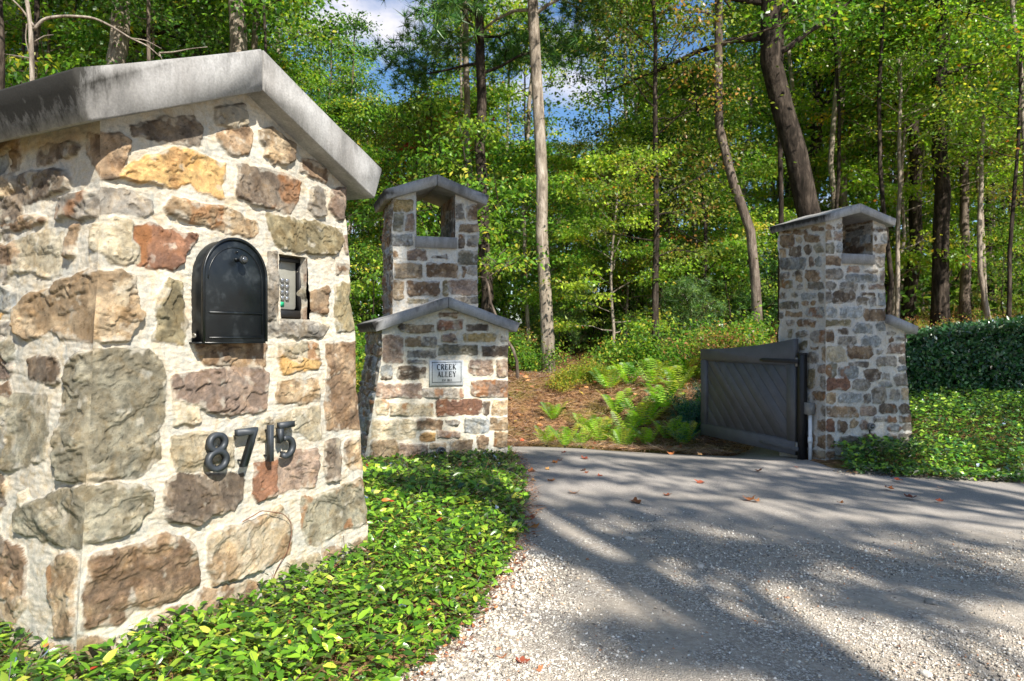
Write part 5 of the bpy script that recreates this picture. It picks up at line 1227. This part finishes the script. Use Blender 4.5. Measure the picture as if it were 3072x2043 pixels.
# soil/stem layer so that nothing bare shows between leaves
def stems(name, n, region, gx, gy, hf, seed, label):
    r = np.random.default_rng(seed); x = r.uniform(*gx, n); y = r.uniform(*gy, n); k_ = region(x, y) & ~in_foot(x, y); x = x[k_]; y = y[k_]; k = len(x)
    a = r.uniform(0, 2 * pi, k); ax = np.stack([np.cos(a), np.sin(a), r.normal(.3, .5, k)], 1)
    tm = (np.array([[0, -.012, 0], [0, .012, 0], [1, .01, .1], [1, -.01, .1]]), [[0, 1, 2, 3]])
    C = np.stack([x, y, ground_z(x, y) + hf(x, y) * r.uniform(.1, .8, k)], 1)
    o = scatter(name, *tm, C, ax, np.array([0, 0, 1.]) + r.normal(0, .7, (k, 3)), r.uniform(.06, .16, k), palette(r, k, [('#6a4a34', 3), ('#4d3a28', 3), ('#8a5a3c', 1), ('#5d6a2c', 1)]), M_DRY)
    tag(o, label, None, None, 'stuff')
stems('stems', 9000, regA, (-3, .2), (1.5, 7), hA, 81, 'thin brown runners woven under the groundcover')

# hedge
def hedge():
    r = np.random.default_rng(91); t = thing('clipped_hedge', (5.6, 9.3, gz(5.6, 9.3)), 'dark glossy evergreen hedge behind the right pillar', 'hedge')
    n = 52000; x = r.uniform(3.75, 10.5, n)
    top = lambda x: 1.02 + .115 * (x - 3.9) - .10 * np.exp(-((x - 3.9) / .35) ** 2) * 1
    yf = lambda x, z: 8.85 + .08 * (x - 4) + .25 * (1 - np.sqrt(np.clip(1 - np.clip((z - top(x) + .35) / .35, 0, 1) ** 2, 0, 1))) * 1.4
    s_ = r.random(n); z0 = gz(5, 9)
    z = z0 * 0 + .0 + (top(x) + .0) * r.random(n); y = yf(x, z) + r.exponential(.06, n) - .04 + .12 * (fbm(x * 3, z * 3, 3, 5) - .5)
    topm = s_ < .28; y = np.where(topm, r.uniform(8.95, 10.1, n), y); z = np.where(topm, top(x) + .07 * (fbm(x * 4, y * 4, 3, 7) - .5) - .05 * r.random(n), z)
    endm = s_ > .94; x = np.where(endm, 3.8 + r.exponential(.06, n), x); y = np.where(endm, r.uniform(8.9, 10, n), y)
    C = np.stack([x, y, z], 1); k = n
    nr = np.where(topm[:, None], np.array([0, 0, 1.]), np.array([0, -.8, .5])) + r.normal(0, .5, (n, 3))
    o = scatter('foliage', *LEAF2, C, r.normal(0, 1, (n, 3)), nr, .062 * r.uniform(.7, 1.25, n), palette(r, n, [('#27502a', 4), ('#336334', 3), ('#1c3f22', 3), ('#4c7c3a', 1)]), M_JAS); attach(o, t)
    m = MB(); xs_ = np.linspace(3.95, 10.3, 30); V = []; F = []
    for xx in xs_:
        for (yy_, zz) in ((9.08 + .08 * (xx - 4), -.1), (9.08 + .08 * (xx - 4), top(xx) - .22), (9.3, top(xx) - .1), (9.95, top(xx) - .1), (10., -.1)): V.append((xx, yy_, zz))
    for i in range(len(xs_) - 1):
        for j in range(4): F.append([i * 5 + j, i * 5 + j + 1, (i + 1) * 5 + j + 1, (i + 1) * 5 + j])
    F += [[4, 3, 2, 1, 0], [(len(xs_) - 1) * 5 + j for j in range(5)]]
    m.add(V, F); attach(m.build('dark_core', mat('hedge_inner', lambda g: pbr(g, ramp(g, noise(g, 40, 5), [(.35, '#0b140b'), (.7, '#2a3a1e')]), .95, bump(g, noise(g, 60, 4), 1, .05)))), t)  # solid dark core mesh that backs the shell of leaves
hedge()

# ------------------------------------------------------------------ ferns, shrubs, grass, litter
def fern_mesh(seed, nf=15, ln=.6):
    r = np.random.default_rng(seed); Vs, Fs, Cs = [], [], []; off = 0
    for i in range(nf):
        a = i * 2.4 + r.normal(0, .2); l = ln * r.uniform(.7, 1.15); e = r.uniform(.75, 1.35); n = 16
        t = np.linspace(0, 1, n); hx = l * (np.sin(t * 1.25) / 1.1) * cos(e * .6) * .8; hz = l * (sin(e) * t * 1.25 - .48 * t ** 2.6)
        P = np.stack([cos(a) * hx, sin(a) * hx, hz], 1); side = np.array([-sin(a), cos(a), 0]); T_ = unit(np.gradient(P, axis=0)); up = np.cross(T_, side)
        col = palette(r, 1, [('#82ac30', 3), ('#a4c03c', 3), ('#4f7d22', 3), ('#c8c84a', 1.2)])[0]
        wv = l * .21 * np.sin(np.pi * np.clip(t * .93 + .05, 0, 1)) ** .8 * (1 - .25 * t)
        for sgn in (-1, 1):
            for k in range(2, n):
                b = P[k]; d = side * sgn * .9 + T_[k] * .38 - up[k] * 0 + np.array([0, 0, -.12]); d = d / np.linalg.norm(d); w2 = .0135 * (l / .55) * (1.15 - .5 * t[k])
                q = T_[k] * w2; Vs.append(np.array([b - q * .6, b + d * wv[k] * .6 - q * .6, b + d * wv[k], b + d * wv[k] * .55 + q * .6, b + q * .6])); Fs.append(np.arange(5) + off); off += 5; Cs.append(col * r.uniform(.8, 1.2))
    return np_mesh('fronds', np.concatenate(Vs), np.array(Fs), M_LEAF, fcol=np.array(Cs))
FM = [fern_mesh(s_) for s_ in (1, 2, 3)]
def stem_mesh():
    m = MB(); m.tube([(0, 0, -.03), (0, 0, .05)], [.02, .012], 7); return np_mesh('crown_base', np.concatenate(m.V), list(np.array(f) for f in m.F.values()), M_BARKD)
SM = stem_mesh(); rf = np.random.default_rng(17)
spots = [(1640, 1300, 9.3, .7), (1660, 1265, 10.2, .8), (1720, 1225, 11.2, .9), (2050, 1330, 9.3, .9), (1695, 1310, 8.9, .8), (1760, 1250, 9.9, .9), (1800, 1300, 9.6, 1.), (1850, 1250, 10.3, 1.1), (1880, 1300, 9.7, 1.1), (1930, 1280, 9.9, 1.15), (1990, 1260, 10.2, 1.2), (2030, 1240, 10.6, 1.2), (1960, 1220, 10.9, 1.2), (1890, 1210, 11.1, 1.1), (2060, 1280, 9.9, 1.1), (1825, 1215, 11, 1.), (2000, 1310, 9.5, .9), (1745, 1330, 9.2, .7), (2075, 1215, 11.3, 1.1), (1940, 1320, 9.4, .8), (2010, 1195, 11.6, 1.1), (1870, 1335, 9.3, .8)]
for i, (px, py, D, s_) in enumerate(spots):
    x = (px - 1536) / F_SRC * D; t = thing('fern', (x, D, gz(x, D) + .0), ('small' if s_ < .85 else 'large' if s_ > 1.05 else 'medium') + ' bright fern on the bank, ' + ('front row' if D < 9.75 else 'middle row' if D < 10.7 else 'back row') + ', ' + ('left end' if px < 1780 else 'centre left' if px < 1900 else 'centre right' if px < 2010 else 'beside the gate'), 'fern', 'ferns on the bank', rf.uniform(0, 6.28)); t.scale = (s_ * .84,) * 3
    link('fronds', FM[i % 3], t); link('crown_base', SM, t)
# shrubs
def shrub_mesh(seed, R, Hh, n, ls, pal, m_, tuft=False, stemsn=9):
    r = np.random.default_rng(seed); tips = []; m = MB()
    for i in range(stemsn):
        a = r.uniform(0, 2 * pi); e = r.uniform(.5, 1.4); P = limb_path(r, (0, 0, -.03), (cos(a) * cos(e), sin(a) * cos(e), sin(e)), Hh * r.uniform(.7, 1.1) if e > .9 else R * r.uniform(.8, 1.1), 5, .2, .1)
        m.tube(P, np.linspace(.012, .004, len(P)), 5); tips += [P[2], P[3], P[4], P[5]]
    tips = np.array(tips); idx = r.integers(0, len(tips), n); C = tips[idx] + r.normal(0, 1, (n, 3)) * np.array([.16, .16, .12]) * max(R, Hh) * .9; C[:, 2] = np.abs(C[:, 2])
    tm = LEAF2 if not tuft else (np.array([[0, -.05, 0], [0, .05, 0], [1, 0, -.06]]), [[0, 1, 2]])
    lf = scatter('', *tm, C, r.normal(0, 1, (n, 3)) + [0, 0, .3 * tuft], np.array([0, -.1, 1.]) + r.normal(0, .6, (n, 3)), ls * r.uniform(.7, 1.3, n), palette(r, n, pal), None, arrays=True)
    return np_mesh('stems', np.concatenate(m.V), list(np.array(f) for f in m.F.values()), M_BARKD), np_mesh('foliage', lf[0], lf[1], m_, fcol=lf[2])
SH = {'yel': shrub_mesh(1, .7, .8, 2600, .055, [('#9aa83a', 3), ('#b8a846', 2), ('#6f8a30', 4), ('#c9803a', .5)], M_LEAF),
      'jun': shrub_mesh(2, .6, .45, 5000, .09, [('#1f5a4a', 3), ('#2c6b56', 2), ('#17463a', 2), ('#4a7a50', .6)], M_NEEDLE, True, 14),
      'grn': shrub_mesh(3, .8, 1.1, 3600, .06, G_TREE, M_LEAF),
      'brn': shrub_mesh(4, .7, .9, 1500, .05, [('#9a6a48', 2), ('#7f8f3a', 2), ('#b4885a', 1), ('#6d7f34', 2)], M_LEAF)}
def shrub(key, x, y, s_, label, group=None, name='shrub'):
    t = thing(name, (x, y, gz(x, y)), label, 'shrub', group, rf.uniform(0, 6.28)); t.scale = (s_,) * 3; a, b = SH[key]; link('stems', a, t); link('foliage', b, t)
def at(px, D): return (px - 1536) / F_SRC * D
shrub('jun', at(2085, 9.6), 9.6, .9, 'blue-green juniper against the free end of the open gate')
shrub('jun', at(2120, 9.9), 9.9, .8, 'smaller blue-green juniper half hidden behind the open gate')
for ky, (px, D, s_) in enumerate(((1690, 11.0, .5), (1740, 11.3, .55), (1790, 11.4, .5))): shrub('yel', at(px, D), D, s_, ['leftmost', 'middle', 'rightmost'][ky] + ' of three yellow-leaved shrubs at the top of the bank', 'yellow shrubs on the bank')
for k, (px, D, s_) in enumerate(((1900, 12.5, 1.), (2040, 12.2, 1.), (1600, 12.4, .8), (2180, 11.8, 1.1), (2250, 11., 1.), (1080, 11, 1.1), (1120, 9.5, .8), (1050, 13, 1.2))): shrub('grn', at(px, D), D, s_, 'bushy green shrub ' + ['left of the juniper patch', 'behind the ferns', 'at the left foot of the bank', 'behind the free end of the gate', 'hidden behind the open gate', 'left of the middle pillar', 'close behind the middle pillar', 'behind the left flank of the middle pillar'][k], 'green shrubs at the wood edge')
for px, D in ((1560, 12.8), (2140, 11), (2200, 10.5), (2720, 14), (2860, 14.5), (2990, 15), (1960, 13)): shrub('brn', at(px, D), D, .9, 'thin shrub with brown and green leaves at the wood edge', 'thin brown shrubs')
for px, D in ((1100, 8.8), (1085, 10), (1130, 10.5)): shrub('yel', at(px, D), D, 1.1, 'sunlit yellow-green shrub between the near and middle pillars', 'sunlit shrubs behind the pillars')

def strew(name, label, n, gx, gy, region, tm, size, pal, seed, tilt=.25, lift=.004, m_=M_DRY, curl=None, road=False):
    r = np.random.default_rng(seed); x = r.uniform(*gx, n); y = r.uniform(*gy, n); k_ = region(x, y); x = x[k_]; y = y[k_]; k = len(x)
    z = (road_z(x, y) + .008 if road else ground_z(x, y) + .03) + lift * (.4 + r.random(k))
    a = r.uniform(0, 2 * pi, k); ax = np.stack([np.cos(a), np.sin(a), r.normal(0, tilt * .5, k)], 1)
    o = scatter(name, *tm, np.stack([x, y, z], 1), ax, np.array([0, 0, 1.]) + r.normal(0, tilt, (k, 3)), size * r.uniform(.6, 1.3, k), palette(r, k, pal), m_); tag(o, label, None, None, 'stuff'); return o
BR = [('#96694a', 3), ('#b58457', 2), ('#7a4f34', 3), ('#d2a06a', 1), ('#5c3f2c', 2)]
STRAW = (np.array([[0, -.012, 0], [0, .012, 0], [.5, .014, .04], [1, .0, .02], [.5, -.014, .04]]), [[0, 1, 2, 3], [0, 3, 4, 4]])
STRAW = (STRAW[0], [[0, 1, 2], [0, 2, 4], [4, 2, 3]])
bankreg = lambda x, y: (y > bank_y(x) - .4) & (x < 3.3)
strew('pine_straw', 'orange-brown pine straw covering the bank beyond the drive', 26000, (-.5, 3.4), (8.6, 13), bankreg, STRAW, .17, BR, 101, .35, .03)
strew('leaf_litter', 'fallen brown leaves littering the bank and forest floor', 16000, (-10, 14), (9, 24), lambda x, y: (y > bank_y(x) - .2) & (np.abs(x) < y * .75), LEAF2, .09, BR + [('#c9b04a', .8), ('#a8502f', .5)], 102, .5, .05)
edgereg = lambda x, y: (np.abs(x - bed_edge(y) - .015 - .05 * (fbm(x * 4, y * 4, 2, 8) - .5)) < .07) & (y < 7)
strew('edge_litter', 'brown straw and crumbled leaves along the edge of the left bed', 20000, (-1.4, .35), (1.5, 7), edgereg, STRAW, .075, BR, 103, .5, .02, road=True)
strew('edge_crumbs', 'small crumbled brown leaves along the edge of the left bed', 9000, (-1.4, .35), (1.5, 7), edgereg, LEAF2, .022, BR, 104, .6, .012, road=True)
strew('verge_litter', 'brown leaves and debris where the drive meets the right bed', 1400, (2.9, 9), (6.55, 6.95), lambda x, y: np.abs(y - 6.64 + .04 * np.clip(x - 3, 0, 4)) < .09, LEAF2, .03, [('#5c4a38', 3), ('#7a5f44', 2), ('#8a8a80', 2)], 105, .5, .015, road=True)
# grass and low plants on the sunny slope
r = np.random.default_rng(111)
n = 42000; x = r.uniform(2.5, 22, n); y = r.uniform(10.2, 30, n); k_ = (x < y * .76) & (x > y * .2) & (fbm(x * .6, y * .6, 3, 12) > .42); x = x[k_]; y = y[k_]; k = len(x)
C = np.stack([x, y, ground_z(x, y)], 1); ax = np.array([0, 0, 1.]) + r.normal(0, .45, (k, 3))
BL = (np.array([[0, -.05, 0], [0, .05, 0], [1, 0, .1]]), [[0, 1, 2]])
tag(scatter('slope_grass', *BL, C, ax, r.normal(0, 1, (k, 3)), r.uniform(.12, .32, k), palette(r, k, [('#9aa048', 3), ('#b8b456', 2), ('#7c9038', 3), ('#c7a85a', 1)]), M_LEAF), 'yellow-green grass and weeds on the wooded slope', None, None, 'stuff')

# ------------------------------------------------------------------ gravel
r = np.random.default_rng(121); n = 110000
y = 2.0 + 4.6 * r.random(n) ** 1.5; x = r.uniform(-.6, .78 * 5.2, n) * 1.0
de = x - bed_edge(y); dens = sstep(5.2, 3.6, y + 2.2 * (fbm(x * .9, y * .9, 4, 2) - .5)) * (.12 + 1.0 * sstep(.42, .64, fbm(x * 1.6, y * 1.6, 4, 14))) + .9 * np.exp(-(de / .25) ** 2) * sstep(4.4, 3.2, y)
k_ = (de > -.06) & (x < y * .75 + .1) & (r.random(n) < dens); x = x[k_]; y = y[k_]; k = len(x)
sz = .0026 + .0066 * r.random(k) ** 2.8 + .011 * r.random(k) * np.exp(-((x - bed_edge(y)) / .3) ** 2) * (y < 3.7)
oc = np.array([[1, 0, 0], [-1, 0, 0], [0, 1, 0], [0, -1, 0], [0, 0, 1], [0, 0, -1]], float) * [1, .75, .55]
tv = oc[None] + r.normal(0, .22, (k, 6, 3))
OF = [[0, 2, 4], [2, 1, 4], [1, 3, 4], [3, 0, 4], [2, 0, 5], [1, 2, 5], [3, 1, 5], [0, 3, 5]]
C = np.stack([x, y, road_z(x, y) + .006 + sz * .2], 1)
M_GRAV = mat('gravel_stone', lambda g: pbr(g, mixc(g, .5, attr(g), ramp(g, noise(g, 180, 3), [(.3, .3), (.7, .75)]), 'OVERLAY'), .85, spec=.25))
tag(scatter('gravel', tv, OF, C, np.c_[r.normal(0, 1, (k, 2)), r.normal(0, .25, k)], np.array([0, 0, 1.]) + r.normal(0, .3, (k, 3)), sz, palette(r, k, [('#e0dace', 3), ('#c4bdb0', 4), ('#a0988c', 4), ('#c9b8a0', 1.4), ('#77716b', 1.6), ('#b08468', .25)]), M_GRAV), 'loose pale limestone gravel on the near part of the drive', None, None, 'stuff')
# larger single stones
for i, (px, py, s_) in enumerate(((1888, 1620, .024), (2100, 1703, .024), (2790, 1812, .028), (1662, 1531, .010), (1532, 1905, .024), (1600, 1850, .02), (2778, 2028, .022))):
    D = (CAM_Z + .02) * F_SRC / (py - YH); x_ = (px - 1536) / F_SRC * D; zz = float(road_z(x_, D)); D = (CAM_Z - zz) * F_SRC / (py - YH); x_ = (px - 1536) / F_SRC * D
    import bmesh
    bm = bmesh.new(); bmesh.ops.create_icosphere(bm, subdivisions=2, radius=1); rs = np.random.default_rng(i)
    for v in bm.verts:
        c = v.co; f = 1 + .28 * (float(vn(c.x * 1.4 + i, c.y * 1.4 + c.z, i)) - .5) * 2; v.co = Vector((round(c.x * 3) / 3 * .35 + c.x * .65, c.y * .8, c.z * .5)) * f
    me = bpy.data.meshes.new('loose_stone'); bm.to_mesh(me); bm.free(); me.materials.append(M_BOX if i == 2 else mat('pale_stone', lambda g: pbr(g, ramp(g, noise(g, 6, 5), [(.3, '#a89f92'), (.7, '#d6d0c6')]), .85)))
    o = link('loose_stone', me, None, (x_, D, zz + s_ * .35)); o.scale = (s_,) * 3; o.rotation_euler = (0, 0, i * 1.3)
    tag(o, 'single pale stone larger than the gravel lying on the drive', 'stone', 'larger loose stones on the drive')

# fallen leaves on the drive
def dry_leaf(seed):
    r = np.random.default_rng(seed); k = 26; t = np.linspace(0, 2 * pi, k, endpoint=False)
    rad_ = .55 + .28 * np.abs(np.cos(t * 2.5)) ** 1.5 + r.normal(0, .03, k); P = np.stack([rad_ * np.cos(t), rad_ * np.sin(t) * .8], 1)
    V = [[0, 0, 0]]; 
    for f in (.5, 1.):
        for p in P: V.append([p[0] * f, p[1] * f, 0])
    V = np.array(V); c1, c2, ph = r.uniform(.4, .9), r.uniform(-.2, .6), r.uniform(0, 3)
    V[:, 2] = c1 * (V[:, 0] * sin(ph) + V[:, 1] * cos(ph)) ** 2 + c2 * (V[:, 0] * cos(ph)) ** 2 + .1 * np.sin(V[:, 0] * 9) * .3
    V[:, 2] -= V[:, 2].min()
    F3_ = [[0, 1 + i, 1 + (i + 1) % k] for i in range(k)]; F4 = [[1 + i, 1 + k + i, 1 + k + (i + 1) % k, 1 + (i + 1) % k] for i in range(k)]
    # stalk
    n0 = len(V); V = np.vstack([V, [[.5, .0, .02], [.5, .03, .02], [1.15, .04, .12]]]); F3_.append([n0, n0 + 1, n0 + 2])
    return V, F3_, F4
LC = ['#8f5238', '#b0703f', '#6f4230', '#a3603c', '#c08a5c']
LM = []
for s_ in range(5):
    V, a3, a4 = dry_leaf(s_ + 3); nf_ = len(a3) + len(a4); LM.append(np_mesh('fallen_leaf', V, [np.array(a3), np.array(a4)], M_DRY, fcol=np.tile(lin(LC[s_]), (nf_, 1))))
lp = [(1400 + a / 2.614, 1000 + b / 2.614, s_) for a, b, s_ in ((925, 990, 1.1), (690, 1020, .9), (733, 1002, .7), (845, 1260, 1.), (1325, 1335, 1.15), (1575, 1278, .8), (1840, 1175, 1.2), (510, 1090, 1.), (635, 1075, .7), (915, 1085, .8), (938, 1103, .6), (1045, 1125, .7), (665, 1165, .8), (520, 1163, .7), (395, 975, .8), (765, 940, .7), (980, 912, .8), (1600, 950, .9), (1830, 958, .8))]
lp += [(2000 + a / 2.613, 880 + b / 2.613, s_) for a, b, s_ in ((725, 1397, .9), (1480, 1410, .7), (1820, 1470, .9), (1740, 1537, .9), (2150, 1532, .7), (1555, 1360, .9), (2010, 1378, 1.), (1025, 1370, .6))]
lp += [(1400 + a / 1.41, 1400 + b / 1.41, s_) for a, b, s_ in ((1195, 142, 1.1), (1225, 148, .7), (1880, 135, 1.2), (2000, 150, .7), (2225, 45, 1.1), (1580, 157, .6), (310, 868, .5), (1840, 772, .5), (235, 835, .8), (260, 225, 1.1), (278, 262, 1.), (150, 815, .7))]
for i, (px, py, s_) in enumerate(lp):
    D = 1.1 * F_SRC / (py - YH); x_ = (px - 1536) / F_SRC * D; zz = float(road_z(x_, D)); D = (CAM_Z - zz) * F_SRC / (py - YH); x_ = (px - 1536) / F_SRC * D
    o = link('fallen_leaf', LM[(i * 3) % 5], None, (x_, D, zz + .008)); q = .046 * s_ * (1 if D > 3.5 else .75); o.scale = (q * 1.15,) * 3; o.rotation_euler = (rf.normal(0, .15), rf.normal(0, .15), rf.uniform(0, 6.28))
    tag(o, ('small ' if s_ < .75 else 'large ' if s_ > 1.05 else '') + ['reddish brown', 'tan brown', 'dark brown', 'orange-brown', 'pale tan'][(i * 3) % 5] + ' dry leaf on the ' + ('gravel' if D < 4 else 'near asphalt' if D < 5.3 else 'far asphalt') + ' ' + ('beside the left bed' if px < 1720 else 'left of the gate line' if px < 2050 else 'in front of the gate' if px < 2450 else 'towards the right edge'), 'leaf', 'fallen leaves on the drive')
for i, (px, py, y_) in enumerate(((1416, 1400, 6.0), (1345, 1548, 4.2), (1330, 1640, 3.9))):
    x_ = (px - 1536) / F_SRC * y_; o = link('fallen_leaf', LM[i], None, (x_, y_, CAM_Z - (py - YH) / F_SRC * y_)); o.scale = (.04,) * 3; o.rotation_euler = (.5, .2, i)
    tag(o, ['reddish brown leaf on the groundcover at the middle pillar', 'orange leaf on the groundcover midway along the left bed', 'pale orange leaf on the groundcover beside the near pillar'][i], 'leaf', 'fallen leaves on the groundcover')

# dry vine tendrils on the near pillar
def vine(pts, crop, plane, d, label, r_=.0016):
    P = [F1.ray(crop[0] + a / crop[2], crop[1] + b / crop[2], plane, d) for a, b in pts]; P = np.array(P); q = np.linspace(0, len(P) - 1, len(P) * 5)
    U_ = np.interp(q, range(len(P)), P[:, 0]); Z_ = np.interp(q, range(len(P)), P[:, 1])
    W_ = F1.w(U_, d - .0 * U_, Z_) if plane == 'front' else F1.w(0 * U_ + d, U_, Z_)
    for _ in range(2): W_[1:-1] = (W_[:-2] + 2 * W_[1:-1] + W_[2:]) / 4
    m = MB(); m.tube(W_, r_, 6); o = m.build('dry_vine', mat('vine_stem', lambda g: pbr(g, ramp(g, noise(g, 60), [(.3, '#4a2c1e'), (.7, '#7a4a34')]), .8)), smooth=True); tag(o, label, 'vine')
vine([(455, 965), (475, 880), (520, 800), (560, 740), (580, 640), (575, 560), (530, 510), (470, 500), (390, 488), (340, 520), (270, 560)], CF, 'front', B1 - .026, 'thin dry vine stem curling over a tan stone low on the near pillar')
vine([(0, 380), (25, 320), (50, 240), (65, 120), (55, 0), (48, -60)], CE, 'side', -W1 - .03, 'thin reddish dry vine stem on the left face of the near pillar')

# ------------------------------------------------------------------ trees behind the photographer that shade the drive
def shade_trees():
    r = np.random.default_rng(201); tg = []
    def add(x, y, z, n, rx, ry): tg.append((x, y, z, n, rx, ry))
    # (target point that should be in shade, leaves, half-length along x, half-width)
    for px, py, rx, ry in SHADE: add(px, py, 0, 112, rx * 1.0, ry * .42)
    for x, y, z, rx, ry in SHADE3: add(x, y, z, 320, rx, ry)
    trees = [np.array(p) for p in ((6.0, -6.5), (8.8, -3.2), (11.0, -6.0), (3.4, -9.5))]
    items = [[] for _ in trees]
    for (x, y, z, n, rx, ry) in tg:
        s_ = r.uniform(13, 19); c = np.array([x, y, z]) + SUN * s_
        k = int(np.argmin([np.linalg.norm(c[:2] - t) for t in trees])); items[k].append((c, n, rx, ry))
    labs = ['off-view broadleaf tree nearest the drive behind the viewer', 'off-view broadleaf tree at the right of the drive behind the viewer', 'off-view broadleaf tree farthest to the right behind the viewer', 'off-view broadleaf tree straight behind the viewer']
    for t, it, lab in zip(trees, items, labs):
        if not it: continue
        base = np.array([t[0], t[1], gz(t[0], t[1]) - .1]); top = max(i[0][2] for i in it) + 1
        m = MB(); path = np.array([base, base + [0, 0, top * .35], base + [.2, .1, top * .7], base + [.1, 0, top]]); m.tube(path, [.26, .2, .13, .05], 10)
        Cs, As, Ns, Ss, Co = [], [], [], [], []
        for (c, n, rx, ry) in it:
            hz = max(2.5, c[2] - r.uniform(1, 2.5)); p0 = np.array([np.interp(hz, path[:, 2], path[:, k]) for k in range(3)])
            q = np.linspace(0, 1, 8)[:, None]; P = p0 * (1 - q) + c * q + np.array([0, 0, 1]) * np.sin(q * pi) * .3 + r.normal(0, .05, (8, 3)) * (q * (1 - q) * 4); m.tube(P, np.linspace(.05, .012, 8), 6)
            g = np.clip(r.normal(0, .5, (n, 3)), -1.1, 1.1) * [rx, ry, .22]; th = r.normal(.10, .08); g = np.stack([g[:, 0] * cos(th) - g[:, 1] * sin(th), g[:, 0] * sin(th) + g[:, 1] * cos(th), g[:, 2]], 1)
            Cs.append(c + g); Co.append(palette(r, n, G_TREE)); Ss.append(r.uniform(.10, .17, n)); As.append(r.normal(0, 1, (n, 3))); Ns.append(SUN * .9 + r.normal(0, .5, (n, 3)))
        T_ = thing('broadleaf_tree', tuple(base), lab, 'tree'); attach(m.build('trunk', M_BARK, smooth=True), T_)
        o = scatter('crown', *LEAF2, np.concatenate(Cs), np.concatenate(As), np.concatenate(Ns), np.concatenate(Ss), np.concatenate(Co), M_LEAF); attach(o, T_)
SHADE = []
def sh(px, py, rx, ry):
    """shade the ground seen at photo pixel (src) px,py"""
    D = 1.12 * F_SRC / (py - YH); SHADE.append(((px - 1536) / F_SRC * D, D, rx, ry))
# near left: dark patch at bottom centre, diagonal streaks over the gravel, bands over the asphalt
for a in ((1950, 1930, .35, .10), (2100, 1960, .4, .14), (2250, 1960, .35, .10),  
          (2250, 1665, .45, .10), (2150, 1640, .3, .08), (2330, 1690, .3, .08), (2680, 1790, .3, .08), 
          (1950, 1500, .6, .10), (2100, 1540, .6, .12), (2280, 1560, .6, .13), (2450, 1600, .6, .13), (2600, 1640, .6, .13), (2750, 1680, .6, .14), (2900, 1710, .6, .15), (3050, 1740, .5, .15),
          (1800, 1540, .5, .08), (1700, 1440, .7, .15), (1700, 1400, .7, .14), (1950, 1400, .8, .14), (2200, 1405, .8, .13), (2450, 1430, .8, .15), (2700, 1440, .9, .16), (2950, 1450, .9, .16),
          (2300, 1460, .8, .12), (2600, 1490, .8, .10), (3000, 1600, .8, .2), (2750, 1560, .5, .1), (1750, 1368, .9, .1), (2150, 1375, .9, .1), (2600, 1410, .9, .14), (1580, 1380, .5, .12), (2000, 1620, .25, .06)):
    sh(*a)
SHADE3 = [(-.7, 7.3, 2.35, .55, .35), (-.75, 7.2, 1.95, .5, .3), (-.6, 7.1, 1.65, .5, .25), (-.2, 7.2, 2.1, .4, .4), (-1.0, 7.2, 2.2, .4, .4), (-.3, 6.6, 1.25, .4, .12), (-.8, 6.5, 1.1, .3, .08),
          (3.4, 7.3, 2.2, .6, .4), (3.4, 7.2, 1.8, .7, .4), (3.4, 7.2, 1.4, .7, .4), (3.4, 7.2, 1.0, .7, .35), (3.5, 7.1, .7, .7, .3), (3.6, 7.0, .35, .7, .3), (3.3, 6.9, 0., .5, .25), (2.8, 7.8, .8, .5, .3), (2.6, 8.2, .5, .5, .3), (2.5, 8.7, .6, .5, .3), (2.7, 8.0, .2, .5, .3), (4.0, 7.3, .8, .5, .3), (4.0, 7.3, 1.5, .5, .3),
          (4.6, 8.8, .7, .9, .4), (5.2, 8.9, .9, .9, .4), (5.8, 8.9, .7, .9, .4), (6.4, 8.9, 1., .9, .4), (6.4, 8.2, .4, .9, .3), 
          (-.55, 4.75, .12, .3, .05), (-.3, 6.35, .1, .5, .12), (-.2, 5.9, .1, .4, .08)]
shade_trees()

# repeats that would share a label are told apart by their distance
_by = {}
for o in bpy.data.objects:
    if o.parent is None and 'label' in o and o.get('kind') is None: _by.setdefault(o['label'], []).append(o)
_ord = ['nearest', 'second nearest', 'third nearest', 'fourth nearest', 'fifth nearest', 'sixth nearest', 'seventh nearest', 'eighth nearest', 'ninth nearest']
for lb, os_ in _by.items():
    if 1 < len(os_) <= 9:
        os_.sort(key=lambda q: q.location.length)
        for i, o in enumerate(os_): o['label'] = (['nearer', 'farther'][i] if len(os_) == 2 else _ord[i]) + ' ' + lb
